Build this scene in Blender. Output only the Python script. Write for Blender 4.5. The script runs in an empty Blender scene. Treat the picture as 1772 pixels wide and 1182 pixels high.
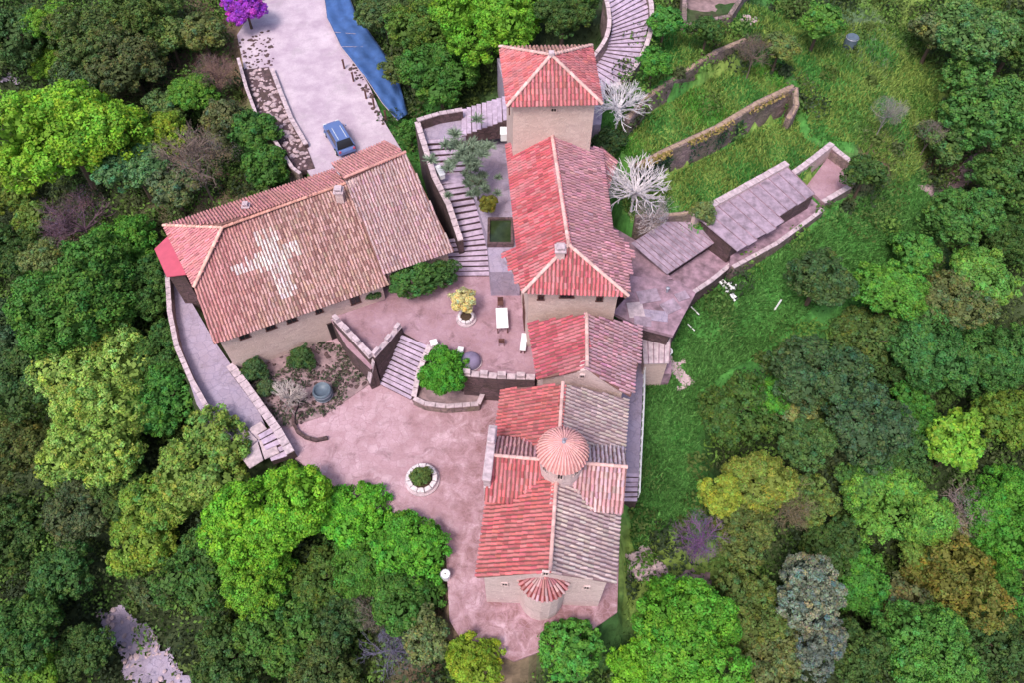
import bpy, math, random
import numpy as np
from mathutils import Vector, Matrix

R = math.radians
rng = np.random.default_rng(7)
random.seed(7)
scene = bpy.context.scene
COL = scene.collection

# ------------------------------------------------------------------ camera, sky, sun, exposure
CAM_H, TILT, FPX = 48.0, R(33), 1313.0
cam_d = bpy.data.cameras.new('camera')
cam_d.sensor_width = 36.0
cam_d.lens = FPX / 1772 * 36.0
cam_d.clip_start = 0.5
cam_d.clip_end = 3000
cam = bpy.data.objects.new('camera', cam_d)
cam.location = (0, 0, CAM_H)
cam.rotation_euler = (TILT, 0, 0)
COL.objects.link(cam)
scene.camera = cam

SUN_EL, SUN_AZ = R(60), R(-148)          # azimuth measured from +Y towards +X
world = bpy.data.worlds.new('World')
scene.world = world
world.use_nodes = True
wn = world.node_tree
sky = wn.nodes.new('ShaderNodeTexSky')
sky.sky_type = 'NISHITA'
sky.sun_disc = False
sky.sun_elevation = SUN_EL
sky.sun_rotation = SUN_AZ
sky.air_density = 1.0
sky.dust_density = 4.0
sky.ozone_density = 1.0
bg = wn.nodes['Background']
bg.inputs['Strength'].default_value = 0.15
wn.links.new(sky.outputs[0], bg.inputs['Color'])
sun_d = bpy.data.lights.new('sun', 'SUN')
sun_d.energy = 1.5
sun_d.angle = R(14)
sun_d.color = (1.0, 0.95, 0.88)
sun = bpy.data.objects.new('sun', sun_d)
sdir = Vector((math.sin(SUN_AZ) * math.cos(SUN_EL), math.cos(SUN_AZ) * math.cos(SUN_EL), math.sin(SUN_EL)))
sun.rotation_euler = sdir.to_track_quat('Z', 'Y').to_euler()
sun.location = (0, 40, 80)
COL.objects.link(sun)
vs = scene.view_settings
vs.view_transform = 'Standard'
vs.look = 'None'
vs.gamma = 1.0
vs.exposure = 0.7
vs.use_curve_mapping = False
scene.cycles.max_bounces = 5
scene.cycles.diffuse_bounces = 3
scene.cycles.transmission_bounces = 3
scene.cycles.use_denoising = True

# ------------------------------------------------------------------ survey: photo measurement + known height -> place
def P(px, py, z):
    l = np.array([0, math.sin(TILT), -math.cos(TILT)])
    u = np.array([0, math.cos(TILT), math.sin(TILT)])
    d = FPX * l + (px - 886) * np.array([1., 0, 0]) + (591 - py) * u
    t = (z - CAM_H) / d[2]
    p = np.array([0, 0, CAM_H]) + t * d
    return Vector((float(p[0]), float(p[1]), float(z)))
def PP(pts, z): return [P(a, b, z) for a, b in pts]

def lin(r, g, b, k=1.0):
    f = lambda c: (c / 12.92 if c <= 0.04045 else ((c + 0.055) / 1.055) ** 2.4)
    return (f(r / 255) * k, f(g / 255) * k, f(b / 255) * k)

# ------------------------------------------------------------------ materials
def newmat(name):
    m = bpy.data.materials.new(name); m.use_nodes = True
    nt = m.node_tree
    return m, nt, nt.nodes['Principled BSDF']
def N(nt, t, **kw):
    n = nt.nodes.new(t)
    for k, v in kw.items():
        if k in n.inputs.keys(): n.inputs[k].default_value = v
        else: setattr(n, k, v)
    return n
def mixc(nt, a, b, f, mode='MIX'):
    n = nt.nodes.new('ShaderNodeMix'); n.data_type = 'RGBA'; n.blend_type = mode
    for s, v in ((6, a), (7, b), (0, f)):
        if hasattr(v, 'is_output') or isinstance(v, bpy.types.NodeSocket): nt.links.new(v, n.inputs[s])
        else: n.inputs[s].default_value = v if s == 0 else (*v[:3], 1)
    return n.outputs[2]
def ramp(nt, fac, a, b):
    n = nt.nodes.new('ShaderNodeMapRange'); n.inputs[1].default_value = a; n.inputs[2].default_value = b
    nt.links.new(fac, n.inputs[0]); return n.outputs[0]
def coords(nt):
    g = nt.nodes.new('ShaderNodeNewGeometry'); return g.outputs['Position']
def noise(nt, co, scale, detail=4, rough=.6):
    n = N(nt, 'ShaderNodeTexNoise', Scale=scale, Detail=detail, Roughness=rough)
    nt.links.new(co, n.inputs['Vector']); return n.outputs['Fac']
def bump(nt, bsdf, h, strength, dist):
    b = nt.nodes.new('ShaderNodeBump'); b.inputs['Strength'].default_value = strength; b.inputs['Distance'].default_value = dist
    nt.links.new(h, b.inputs['Height']); nt.links.new(b.outputs[0], bsdf.inputs['Normal'])

def mat_plain(name, c, rough=.8, var=.25, scale=3.0, metallic=0, bumpd=0.01):
    m, nt, b = newmat(name)
    co = coords(nt)
    f = ramp(nt, noise(nt, co, scale, 6), .3, .7)
    lo = [x * (1 - var) for x in c]; hi = [min(1, x * (1 + var)) for x in c]
    nt.links.new(mixc(nt, lo, hi, f), b.inputs['Base Color'])
    b.inputs['Roughness'].default_value = rough; b.inputs['Metallic'].default_value = metallic
    if bumpd: bump(nt, b, noise(nt, co, scale * 6, 3), .5, bumpd)
    return m
def mat_stone(name, c1, c2, joint, cell=2.6, rough=.9, stain=None, zs=1.6, jw=.06, bd=.05, dk=.62, wear=None):
    """rubble masonry / rough paving: cells of stone colour, recessed joints"""
    m, nt, b = newmat(name)
    co = coords(nt)
    mp = nt.nodes.new('ShaderNodeMapping'); mp.inputs['Scale'].default_value = (1, 1, zs)
    nt.links.new(co, mp.inputs['Vector'])
    wob = N(nt, 'ShaderNodeTexNoise', Scale=2.0, Detail=2.0); nt.links.new(mp.outputs[0], wob.inputs['Vector'])
    add = nt.nodes.new('ShaderNodeVectorMath'); add.operation = 'MULTIPLY_ADD'; add.inputs[1].default_value = (.3, .3, .3)
    nt.links.new(wob.outputs['Color'], add.inputs[0]); nt.links.new(mp.outputs[0], add.inputs[2])
    v = N(nt, 'ShaderNodeTexVoronoi', Scale=cell); nt.links.new(add.outputs[0], v.inputs['Vector'])
    e = N(nt, 'ShaderNodeTexVoronoi', Scale=cell, feature='DISTANCE_TO_EDGE'); nt.links.new(add.outputs[0], e.inputs['Vector'])
    sx = nt.nodes.new('ShaderNodeSeparateColor'); nt.links.new(v.outputs['Color'], sx.inputs[0])
    col = mixc(nt, c1, c2, sx.outputs[0])
    big = ramp(nt, noise(nt, co, .55, 6, .65), .35, .68)
    if stain:
        col = mixc(nt, col, mixc(nt, col, stain, .8), big)
        n2 = N(nt, 'ShaderNodeTexNoise', Scale=.8, Detail=8.0, Roughness=.7, Distortion=.7); nt.links.new(co, n2.inputs['Vector'])
        col = mixc(nt, col, [x * dk for x in stain], ramp(nt, n2.outputs['Fac'], .54, .72))
    if wear:      # reddish-brown trodden ground towards the church side
        sp = nt.nodes.new('ShaderNodeSeparateXYZ'); nt.links.new(co, sp.inputs[0])
        g = ramp(nt, sp.outputs['X'], -9.5, -1.5); n3 = N(nt, 'ShaderNodeTexNoise', Scale=1.1, Detail=7.0, Roughness=.7, Distortion=.9); nt.links.new(co, n3.inputs['Vector'])
        mm = nt.nodes.new('ShaderNodeMath'); mm.operation = 'MULTIPLY'; nt.links.new(g, mm.inputs[0]); nt.links.new(ramp(nt, n3.outputs['Fac'], .38, .62), mm.inputs[1])
        col = mixc(nt, col, wear, mm.outputs[0])
    fine = ramp(nt, noise(nt, co, 9, 5), .25, .75)
    col = mixc(nt, mixc(nt, col, (0, 0, 0), .22), col, fine)
    jf = ramp(nt, e.outputs['Distance'], .0, jw)
    col = mixc(nt, joint, col, jf)
    nt.links.new(col, b.inputs['Base Color']); b.inputs['Roughness'].default_value = rough
    mth = nt.nodes.new('ShaderNodeMath'); mth.operation = 'MULTIPLY_ADD'; mth.inputs[1].default_value = .35
    nt.links.new(fine, mth.inputs[0]); nt.links.new(jf, mth.inputs[2])
    bump(nt, b, mth.outputs[0], .7, bd)
    return m
def mat_attr(name, rough=.85, var=.35, scale=5., objcol=False, transl=0, bd=.01):
    m, nt, b = newmat(name)
    a = nt.nodes.new('ShaderNodeAttribute'); a.attribute_name = 'Col'
    col = a.outputs['Color']
    if objcol:
        oi = nt.nodes.new('ShaderNodeObjectInfo')
        col = mixc(nt, oi.outputs['Color'], col, 1.0, 'MULTIPLY')
    if var:
        co = coords(nt)
        f = ramp(nt, noise(nt, co, scale, 5), .3, .72)
        col = mixc(nt, mixc(nt, col, (0, 0, 0), var), col, f)
        if bd: bump(nt, b, noise(nt, co, scale * 3, 3), .4, bd)
    nt.links.new(col, b.inputs['Base Color']); b.inputs['Roughness'].default_value = rough
    b.inputs['Specular IOR Level'].default_value = .25
    if transl:
        t = nt.nodes.new('ShaderNodeBsdfTranslucent'); nt.links.new(col, t.inputs['Color'])
        mx = nt.nodes.new('ShaderNodeMixShader'); mx.inputs[0].default_value = transl
        nt.links.new(b.outputs[0], mx.inputs[1]); nt.links.new(t.outputs[0], mx.inputs[2])
        nt.links.new(mx.outputs[0], nt.nodes['Material Output'].inputs['Surface'])
    return m

M = {}
M['tile'] = mat_attr('clay_tile', .9, .22, 3.5, bd=.012)
M['leaf'] = mat_attr('leaf', .7, .0, 1, objcol=True, transl=.28, bd=0)
M['bark'] = mat_attr('bark', .9, .3, 8, objcol=True)
M['under'] = mat_attr('undergrowth_leaf', .75, .0, 1, transl=.2, bd=0)
M['wall'] = mat_stone('rubble_wall', lin(220, 192, 186), lin(198, 168, 164), lin(212, 188, 182), 2.6, stain=lin(206, 176, 168), dk=.85, jw=.05, bd=.03)
M['churchwall'] = mat_stone('plastered_stone', lin(220, 194, 194), lin(200, 172, 174), lin(214, 190, 190), 2.2, dk=.85, stain=lin(196, 168, 168), bd=.02)
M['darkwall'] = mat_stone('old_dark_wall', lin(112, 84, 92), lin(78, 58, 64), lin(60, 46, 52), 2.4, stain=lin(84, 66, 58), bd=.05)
M['terrwall'] = mat_stone('dry_stone', lin(172, 142, 146), lin(130, 102, 112), lin(96, 80, 84), 2.3, stain=lin(104, 100, 70), bd=.08)
M['court'] = mat_stone('courtyard_paving', lin(204, 172, 184), lin(188, 152, 164), lin(160, 124, 136), 1.9, stain=lin(160, 122, 130), wear=lin(134, 96, 100), zs=1, jw=.04, bd=.012)
M['court2'] = mat_stone('upper_court_paving', lin(184, 150, 164), lin(172, 138, 152), lin(156, 122, 138), 1.6, stain=lin(146, 108, 116), zs=1, jw=.04, bd=.015)
M['path'] = mat_stone('stone_path', lin(172, 158, 182), lin(158, 144, 168), lin(138, 124, 146), 1.7, stain=lin(160, 142, 158), zs=1, jw=.05, bd=.02)
M['road'] = mat_stone('concrete_road', lin(178, 156, 174), lin(172, 150, 168), lin(174, 152, 170), .7, stain=lin(214, 196, 208), zs=1, jw=.01, bd=.008)
M['slab'] = mat_plain('roof_concrete', lin(140, 112, 126), .9, .5, 1.7, bumpd=.02)
M['step'] = mat_plain('step_stone', lin(176, 156, 178), .9, .3, 2.2, bumpd=.03)
M['coping'] = mat_plain('coping_stone', lin(180, 160, 168), .9, .32, 3, bumpd=.03)
M['white'] = mat_plain('white_paint', (.74, .72, .74), .6, .08, 3, bumpd=.003)
M['greysheet'] = mat_plain('grey_sheet', lin(146, 126, 142), .85, .42, 1.9, bumpd=.03)
M['redsheet'] = mat_plain('red_sheet', lin(178, 74, 96), .6, .12, 1.5, bumpd=.005)
M['dark'] = mat_plain('dark_opening', (.012, .008, .010), .6, .2, 3, bumpd=0)
M['glass'] = mat_plain('window_glass', (.02, .02, .025), .15, .1, 3, bumpd=0)
M['wood'] = mat_plain('old_wood', lin(92, 58, 54), .8, .3, 6, bumpd=.01)
M['dirt'] = mat_plain('garden_soil', lin(140, 116, 120), .95, .4, 1.6, bumpd=.06)
M['blue'] = mat_plain('blue_tarpaulin', lin(58, 88, 142), .5, .25, 1.2, bumpd=.03)
M['planter'] = mat_plain('worn_whitewash', lin(206, 194, 200), .8, .22, 4, bumpd=.02)
M['carblue'] = mat_plain('blue_car_paint', lin(96, 116, 168), .3, .05, 2, metallic=.2, bumpd=0)
M['rubber'] = mat_plain('rubber', (.02, .02, .022), .8, .1, 4, bumpd=0)
M['chrome'] = mat_plain('light_lens', (.6, .6, .62), .2, .05, 4, bumpd=0)
M['barrel'] = mat_plain('blue_grey_plastic', lin(86, 98, 112), .5, .15, 3, bumpd=0)
M['purplecloth'] = mat_plain('grey_violet_cloth', lin(124, 112, 142), .9, .15, 3, bumpd=.01)
M['metal'] = mat_plain('painted_metal', lin(150, 150, 165), .5, .1, 4, metallic=.3, bumpd=0)
M['soil'] = mat_plain('pot_soil', lin(70, 54, 40), .95, .3, 5, bumpd=.02)
M['strawcope'] = mat_plain('weathered_coping', lin(150, 126, 112), .95, .35, 3, bumpd=.04)
M['rock'] = mat_plain('rock', lin(176, 152, 158), .9, .35, 1.8, bumpd=.08)

# ------------------------------------------------------------------ mesh helpers
def mesh(name, verts, faces, mat, cols=None, smooth=False):
    me = bpy.data.meshes.new(name)
    me.from_pydata([tuple(v) for v in verts], [], [tuple(f) for f in faces])
    if mat: me.materials.append(M[mat] if isinstance(mat, str) else mat)
    if cols is not None:
        at = me.color_attributes.new('Col', 'FLOAT_COLOR', 'CORNER')
        ln = np.array([len(f) for f in faces])
        c = np.repeat(np.asarray(cols, dtype=np.float32).reshape(-1, 3), ln, axis=0)
        c = np.concatenate([c, np.ones((len(c), 1), np.float32)], 1)
        at.data.foreach_set('color', c.ravel())
    if smooth: me.polygons.foreach_set('use_smooth', [True] * len(me.polygons))
    me.update()
    return me
def fastmesh(name, V, F, cols, mat, smooth=False):
    """V (n,3), F (m,k) numpy, cols (m,3)"""
    V = np.asarray(V, np.float32); F = np.asarray(F, np.int32); m, k = F.shape
    me = bpy.data.meshes.new(name)
    me.vertices.add(len(V)); me.vertices.foreach_set('co', V.ravel())
    me.loops.add(m * k); me.loops.foreach_set('vertex_index', F.ravel())
    me.polygons.add(m); me.polygons.foreach_set('loop_start', np.arange(m, dtype=np.int32) * k)
    me.materials.append(M[mat])
    if cols is not None:
        at = me.color_attributes.new('Col', 'FLOAT_COLOR', 'CORNER')
        c = np.repeat(np.asarray(cols, np.float32), k, axis=0)
        at.data.foreach_set('color', np.concatenate([c, np.ones((len(c), 1), np.float32)], 1).ravel())
    if smooth: me.polygons.foreach_set('use_smooth', np.ones(m, bool))
    me.update(calc_edges=True); me.validate()
    return me
def link(name, me, parent=None, loc=None, rot=None, scale=None, kind=None, label=None):
    o = bpy.data.objects.new(name, me)
    COL.objects.link(o)
    if parent is not None: o.parent = parent
    if loc is not None: o.location = loc
    if rot is not None: o.rotation_euler = rot
    if scale is not None: o.scale = scale
    if kind: o['kind'] = kind
    if label: o['label'] = label
    return o
def thing(name, label, cat, loc=(0, 0, 0), rz=0, group=None):
    o = link(name, None, loc=loc, rot=(0, 0, rz))
    o['label'] = label; o['category'] = cat
    if group: o['group'] = group
    return o
def tag(o, label, cat, group=None):
    o['label'] = label; o['category'] = cat
    if group: o['group'] = group
    return o
class MB:
    def __init__(s): s.v = []; s.f = []; s.c = []
    def add(s, v, f, c=None):
        n = len(s.v); s.v += [tuple(x) for x in v]; s.f += [tuple(i + n for i in q) for q in f]
        s.c += [c or (1, 1, 1)] * len(f)
    def box(s, cx, cy, cz, sx, sy, sz, rz=0, c=None):
        cs, sn = math.cos(rz), math.sin(rz); v = []
        for z in (-.5, .5):
            for x, y in ((-.5, -.5), (.5, -.5), (.5, .5), (-.5, .5)):
                X, Y = x * sx, y * sy; v.append((cx + X * cs - Y * sn, cy + X * sn + Y * cs, cz + z * sz))
        s.add(v, [(3, 2, 1, 0), (4, 5, 6, 7), (0, 1, 5, 4), (1, 2, 6, 5), (2, 3, 7, 6), (3, 0, 4, 7)], c)
    def prism(s, poly, z0, z1, c=None):
        """poly: list of xy(z) counter-clockwise or not; z0, z1 floats or lists"""
        a = sum(poly[i][0] * poly[(i + 1) % len(poly)][1] - poly[(i + 1) % len(poly)][0] * poly[i][1] for i in range(len(poly)))
        n = len(poly); idx = list(range(n))
        if a < 0: idx = idx[::-1]
        g = lambda z, i: z[i] if hasattr(z, '__len__') else z
        v = [(poly[i][0], poly[i][1], g(z0, i)) for i in idx] + [(poly[i][0], poly[i][1], g(z1, i)) for i in idx]
        s.add(v, [tuple(range(n))[::-1], tuple(range(n, 2 * n))] + [(i, (i + 1) % n, (i + 1) % n + n, i + n) for i in range(n)], c)
    def tube(s, pts, rads, k=6, c=None, cap=True):
        pts = [Vector(p) for p in pts]; v = []; f = []
        for i, p in enumerate(pts):
            d = (pts[min(i + 1, len(pts) - 1)] - pts[max(i - 1, 0)]).normalized()
            a = d.orthogonal().normalized(); b = d.cross(a)
            for j in range(k):
                t = 2 * math.pi * j / k
                v.append(p + (a * math.cos(t) + b * math.sin(t)) * rads[i])
        for i in range(len(pts) - 1):
            for j in range(k):
                f.append((i * k + j, i * k + (j + 1) % k, (i + 1) * k + (j + 1) % k, (i + 1) * k + j))
        if cap: f += [tuple(range(k))[::-1], tuple(range((len(pts) - 1) * k, len(pts) * k))]
        s.add(v, f, c)
    def lathe(s, cx, cy, prof, k=24, c=None, start=0, closed=False):
        v = []; f = []; n = len(prof)
        for r, z in prof:
            for j in range(k):
                t = start + 2 * math.pi * j / k; v.append((cx + r * math.cos(t), cy + r * math.sin(t), z))
        for i in range(n if closed else n - 1):
            i2 = (i + 1) % n
            for j in range(k): f.append((i * k + j, i * k + (j + 1) % k, i2 * k + (j + 1) % k, i2 * k + j))
        s.add(v, f, c)
    def build(s, name, mat, parent=None, smooth=False, kind=None, label=None, col=False, loc=None):
        return link(name, mesh(name, s.v, s.f, mat, s.c if col else None, smooth), parent, kind=kind, label=label, loc=loc)
def bevel(o, w=.03, seg=1):
    m = o.modifiers.new('bevel', 'BEVEL'); m.width = w; m.segments = seg; m.limit_method = 'ANGLE'
    return o
def prism_obj(name, poly, z0, z1, mat, parent=None, **k):
    b = MB(); b.prism(poly, z0, z1); return b.build(name, mat, parent, **k)
def inset(poly, d):
    n = len(poly); a = sum(poly[i][0] * poly[(i + 1) % n][1] - poly[(i + 1) % n][0] * poly[i][1] for i in range(n))
    s = 1 if a > 0 else -1; out = []
    for i in range(n):
        p0, p1, p2 = [Vector(poly[j % n][:2]) for j in (i - 1, i, i + 1)]
        e1 = (p1 - p0).normalized(); e2 = (p2 - p1).normalized()
        n1 = Vector((-e1.y, e1.x)) * s; n2 = Vector((-e2.y, e2.x)) * s
        b = n1 + n2; b = b / max(.2, b.dot(n1)); q = p1 + b * d
        out.append(Vector((q.x, q.y, poly[i][2] if len(poly[i]) > 2 else 0)))
    return out
def inpoly(X, Y, poly):
    X = np.asarray(X); Y = np.asarray(Y); r = np.zeros(X.shape, bool); n = len(poly)
    for i in range(n):
        x1, y1 = poly[i][0], poly[i][1]; x2, y2 = poly[(i + 1) % n][0], poly[(i + 1) % n][1]
        if y1 == y2: continue
        c = ((y1 > Y) != (y2 > Y)) & (X < (x2 - x1) * (Y - y1) / (y2 - y1) + x1); r ^= c
    return r
def mix(a, b, t): return tuple(a[i] * (1 - t) + b[i] * t for i in range(3))
def jit(c, j, n):
    c = np.tile(np.asarray(c, float), (n, 1)) * (1 + rng.normal(0, j, (n, 1))) * (1 + rng.normal(0, j * .3, (n, 3)))
    return np.clip(c, .003, .95)

# ------------------------------------------------------------------ roofs of barrel tiles
def tile_slope(parent, eA, eB, poly, colfn, pitch=.24, course=.38, rad=.094, name='roof_tiles', label=None, slabcol=None):
    """eA->eB: eave edge; poly: the slope's outline. A thin deck slab plus rows of half-round clay tiles."""
    eA, eB = Vector(eA), Vector(eB); poly = [Vector(p) for p in poly]
    u = (eB - eA).normalized()
    far = max(poly, key=lambda p: ((p - eA) - u * (p - eA).dot(u)).length)
    v = ((far - eA) - u * (far - eA).dot(u)).normalized()
    n = u.cross(v)
    if n.z < 0: n = -n
    uv = [((p - eA).dot(u), (p - eA).dot(v)) for p in poly]
    us = [a for a, b in uv]; vv = [b for a, b in uv]
    # deck
    b = MB(); k = len(poly)
    fl = [eA + u * a + v * c for a, c in uv]
    top = [p + n * .0 for p in fl]; bot = [p - n * .13 for p in fl]
    b.add(top + bot, [tuple(range(k)), tuple(range(k, 2 * k))[::-1]] + [(i, (i + 1) % k, (i + 1) % k + k, i + k) for i in range(k)], slabcol or (.22, .11, .10))
    o = b.build('roof_deck', 'tile', parent, col=True)
    U, W = np.meshgrid(np.arange(min(us) + pitch / 2, max(us), pitch), np.arange(min(vv) - .02, max(vv), course))
    U = U.ravel(); W = W.ravel()
    m = inpoly(U, W + course * .45, uv); U = U[m]; W = W[m]; cnt = len(U)
    if cnt == 0: return
    K = 5; th = np.linspace(0, math.pi, K)
    U2 = U + rng.normal(0, .012, cnt); skew = rng.normal(0, .012, cnt); lift = rng.normal(0, .006, cnt)
    T = []
    for end, (dv, rr, h) in enumerate(((-.03, rad, .028), (course + .04, rad * .82, .0))):
        for t in th:
            du = rr * math.cos(t); dn = rr * math.sin(t) * .95 + h
            T.append((U2 + du + skew * (1 if end else -1), W + dv, dn + lift))
    T = np.array(T)                                   # (2K,3,cnt)
    e, uu, vvv, nn = [np.array(x) for x in (eA, u, v, n)]
    V = e + T[:, 0, :, None] * uu + T[:, 1, :, None] * vvv + T[:, 2, :, None] * nn    # (2K,cnt,3)
    V = V.transpose(1, 0, 2).reshape(-1, 3)
    F = [(i, i + 1, K + i + 1, K + i) for i in range(K - 1)] + [(0, 4, 3, 1)]
    F = np.array(F); F = (F[None] + (np.arange(cnt) * 2 * K)[:, None, None]).reshape(-1, 4)
    ctr = e + U[:, None] * uu + W[:, None] * vvv
    cols = colfn(ctr, U, W)
    rowj = (1 + .10 * np.sin(U * 37.1) * np.sin(U * 11.3))[:, None]
    cols = np.clip(cols * rowj * np.array([.90, .94, .98]), .004, .95)
    me = fastmesh(name, V, F, np.repeat(cols, K, axis=0), 'tile')
    link(name, me, parent, kind='stuff', label=label)
def ridge(parent, a, b, c=None, rad=.13, lift=.07, name='ridge_tiles'):
    a, b = Vector(a), Vector(b); d = b - a; L = d.length; n = max(1, int(L / .38)); m = MB()
    u = d.normalized(); side = u.cross(Vector((0, 0, 1))).normalized(); up = side.cross(u)
    c = c or RIDGE
    for i in range(n):
        p0 = a + u * (L * i / n - .02) + up * (lift + random.uniform(-.01, .01)); p1 = a + u * (L * (i + 1) / n + .03) + up * (lift + .03)
        r0, r1 = rad * .85, rad; v = []
        for p, r in ((p0, r0), (p1, r1)):
            for t in np.linspace(-.15, math.pi + .15, 6): v.append(p + side * (r * math.cos(t)) + up * (r * .85 * math.sin(t)))
        k = random.uniform(.75, 1.15)
        m.add(v, [(j, j + 1, 7 + j, 6 + j) for j in range(5)] + [tuple(range(6, 12))], tuple(x * k for x in c))
    m.build(name, 'tile', parent, col=True, kind='stuff')
RIDGE = lin(220, 180, 176)
def cf(base, j=.16, patch=None, amt=.3, cover=.25):
    """tile colours: base with tile-to-tile firing differences and a share of odd weathered tiles"""
    def f(ctr, U, W):
        n = len(U); c = jit(base, j, n)
        if patch is not None:
            m = rng.random(n) < cover; c[m] = c[m] * (1 - amt) + np.array(patch) * amt
            s = np.sin(ctr[:, 0] * 1.7 + np.sin(ctr[:, 1] * 1.1) * 2) * np.sin(ctr[:, 1] * 1.3 + ctr[:, 2])
            s = np.clip(s * 1.2, 0, 1)[:, None] * .45
            c = c * (1 - s) + np.array(patch) * s * .9
        return c
    return f
def body(parent, eave, z0, ridge_pts=None, ins=.35, mat='wall', order=None, zb=None):
    """walls: footprint inset from the eaves, plus the gable/roof core"""
    base = inset(eave, ins); ze = [p[2] for p in eave]
    b = MB(); b.prism(base, z0, [z - .02 for z in ze]); b.build('wall', mat, parent)
    if ridge_pts:
        g = MB(); n = len(base); v = [Vector((p[0], p[1], ze[i] - .02)) for i, p in enumerate(base)] + [Vector(p) - Vector((0, 0, .28)) for p in ridge_pts]
        g.add(v, order, None); g.build('gable', mat, parent)
    return base
def window(parent, p, w, h, ang, name='window', shutter=False, mat='glass', fm='wood'):
    """p: centre on the wall surface, ang: direction the wall faces"""
    f = MB(); t = .07
    for (x, z, sx, sz) in ((0, h / 2 + t / 2, w + 2 * t, t), (0, -h / 2 - t / 2, w + 2 * t + .08, t), (-w / 2 - t / 2, 0, t, h), (w / 2 + t / 2, 0, t, h)):
        f.box(x, 0, z, sx, .12, sz)
    f.box(0, .0, 0, .035, .06, h)
    o = f.build(name, fm, parent, loc=p); o.rotation_euler = (0, 0, ang + math.pi / 2)
    g = MB(); g.box(0, .0, 0, w, .035, h); g.build('pane', mat, o)
    return o
def chimney(parent, x, y, z0, z1, s=.5, mat='churchwall'):
    b = MB(); b.box(x, y, (z0 + z1) / 2, s, s, z1 - z0)
    o = b.build('chimney', mat, parent)
    c = MB(); c.box(x, y, z1 + .05, s + .16, s + .16, .1); c.box(x, y, z1 + .3, s * .9, s * .9, .08)
    for dx in (-1, 1):
        for dy in (-1, 1): c.box(x + dx * s * .36, y + dy * s * .36, z1 + .18, .09, .09, .16)
    c.build('chimney_cap', 'coping', o)
    return o

# ------------------------------------------------------------------ terrain
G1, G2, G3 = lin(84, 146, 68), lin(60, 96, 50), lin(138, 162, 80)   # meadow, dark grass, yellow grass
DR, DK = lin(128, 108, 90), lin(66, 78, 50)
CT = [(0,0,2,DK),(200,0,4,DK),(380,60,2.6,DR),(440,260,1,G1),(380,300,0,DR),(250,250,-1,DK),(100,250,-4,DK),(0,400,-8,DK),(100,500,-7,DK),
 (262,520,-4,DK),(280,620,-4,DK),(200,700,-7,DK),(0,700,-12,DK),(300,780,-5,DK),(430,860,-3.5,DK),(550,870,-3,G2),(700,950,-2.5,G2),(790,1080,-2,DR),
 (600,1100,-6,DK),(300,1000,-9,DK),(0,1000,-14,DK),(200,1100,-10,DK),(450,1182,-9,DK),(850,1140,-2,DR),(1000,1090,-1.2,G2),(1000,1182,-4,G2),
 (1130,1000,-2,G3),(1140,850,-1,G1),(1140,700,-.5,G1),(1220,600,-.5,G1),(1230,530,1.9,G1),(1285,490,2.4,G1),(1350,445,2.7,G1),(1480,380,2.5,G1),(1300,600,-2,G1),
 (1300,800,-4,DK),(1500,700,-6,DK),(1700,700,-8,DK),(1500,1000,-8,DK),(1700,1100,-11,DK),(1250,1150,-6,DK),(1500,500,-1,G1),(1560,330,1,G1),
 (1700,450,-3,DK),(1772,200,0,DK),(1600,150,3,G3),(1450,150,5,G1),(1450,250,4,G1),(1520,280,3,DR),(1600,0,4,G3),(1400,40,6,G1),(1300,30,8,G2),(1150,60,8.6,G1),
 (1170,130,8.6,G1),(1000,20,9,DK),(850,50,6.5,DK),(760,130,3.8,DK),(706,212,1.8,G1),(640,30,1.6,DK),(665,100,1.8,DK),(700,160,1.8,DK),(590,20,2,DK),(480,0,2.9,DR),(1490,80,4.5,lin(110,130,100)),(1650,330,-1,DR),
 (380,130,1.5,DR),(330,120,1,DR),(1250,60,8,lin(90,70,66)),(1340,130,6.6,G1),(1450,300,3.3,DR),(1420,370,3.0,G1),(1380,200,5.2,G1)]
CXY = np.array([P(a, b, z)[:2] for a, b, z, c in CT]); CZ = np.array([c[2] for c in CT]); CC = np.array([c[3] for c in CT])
def idw(x, y, vals, pw=3.2):
    d2 = (np.asarray(x)[..., None] - CXY[:, 0]) ** 2 + (np.asarray(y)[..., None] - CXY[:, 1]) ** 2 + .6
    w = d2 ** (-pw / 2); w /= w.sum(-1, keepdims=True)
    return w @ vals
def ground_z(x, y): return float(idw(np.array([x]), np.array([y]), CZ)[0])
def hit(px, py, h):
    z = 0.0
    for _ in range(40):
        p = P(px, py, z); z = z * .5 + .5 * (ground_z(p.x, p.y) + h)
    return P(px, py, z)

# platforms (outline in the photo, height)
LOW = PP([(398,640),(470,735),(505,790),(560,830),(640,880),(770,930),(778,1075),(800,1110),(890,1145),(1010,1100),(1068,1060),(1080,700),(1000,600),(880,520),(640,540),(560,520),(420,560)], 0.0)
UPP = PP([(572,552),(655,500),(780,462),(880,400),(935,470),(935,655),(745,640),(742,600),(690,570),(642,640),(600,600)], 2.6)
PATHW = PP([(283,470),(318,478),(330,520),(372,592),(420,660),(448,712),(462,745),(430,790),(385,768),(340,700),(308,600)], .15)
ROAD = PP([(410,60),(485,-60),(560,-60),(590,60),(640,150),(668,215),(720,300),(560,330),(535,300),(478,210),(425,130)], 3.0)
BED1 = PP([(1060,225),(1120,200),(1180,163),(1250,125),(1330,112),(1374,156),(1240,228),(1102,294),(1060,270)], 6.6)
BED2 = PP([(1060,300),(1110,328),(1240,264),(1372,195),(1390,240),(1430,262),(1390,310),(1210,395),(1090,380)], 4.5)
GARD = PP([(400,640),(560,590),(600,600),(640,665),(560,720),(500,740),(470,735)], .06)
YARD = PP([(1395,322),(1440,262),(1476,288),(1468,324),(1425,350)], 3.6)
ALEDGE = PP([(1262,462),(1345,418),(1425,362),(1390,330),(1268,400)], 3.5)
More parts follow.
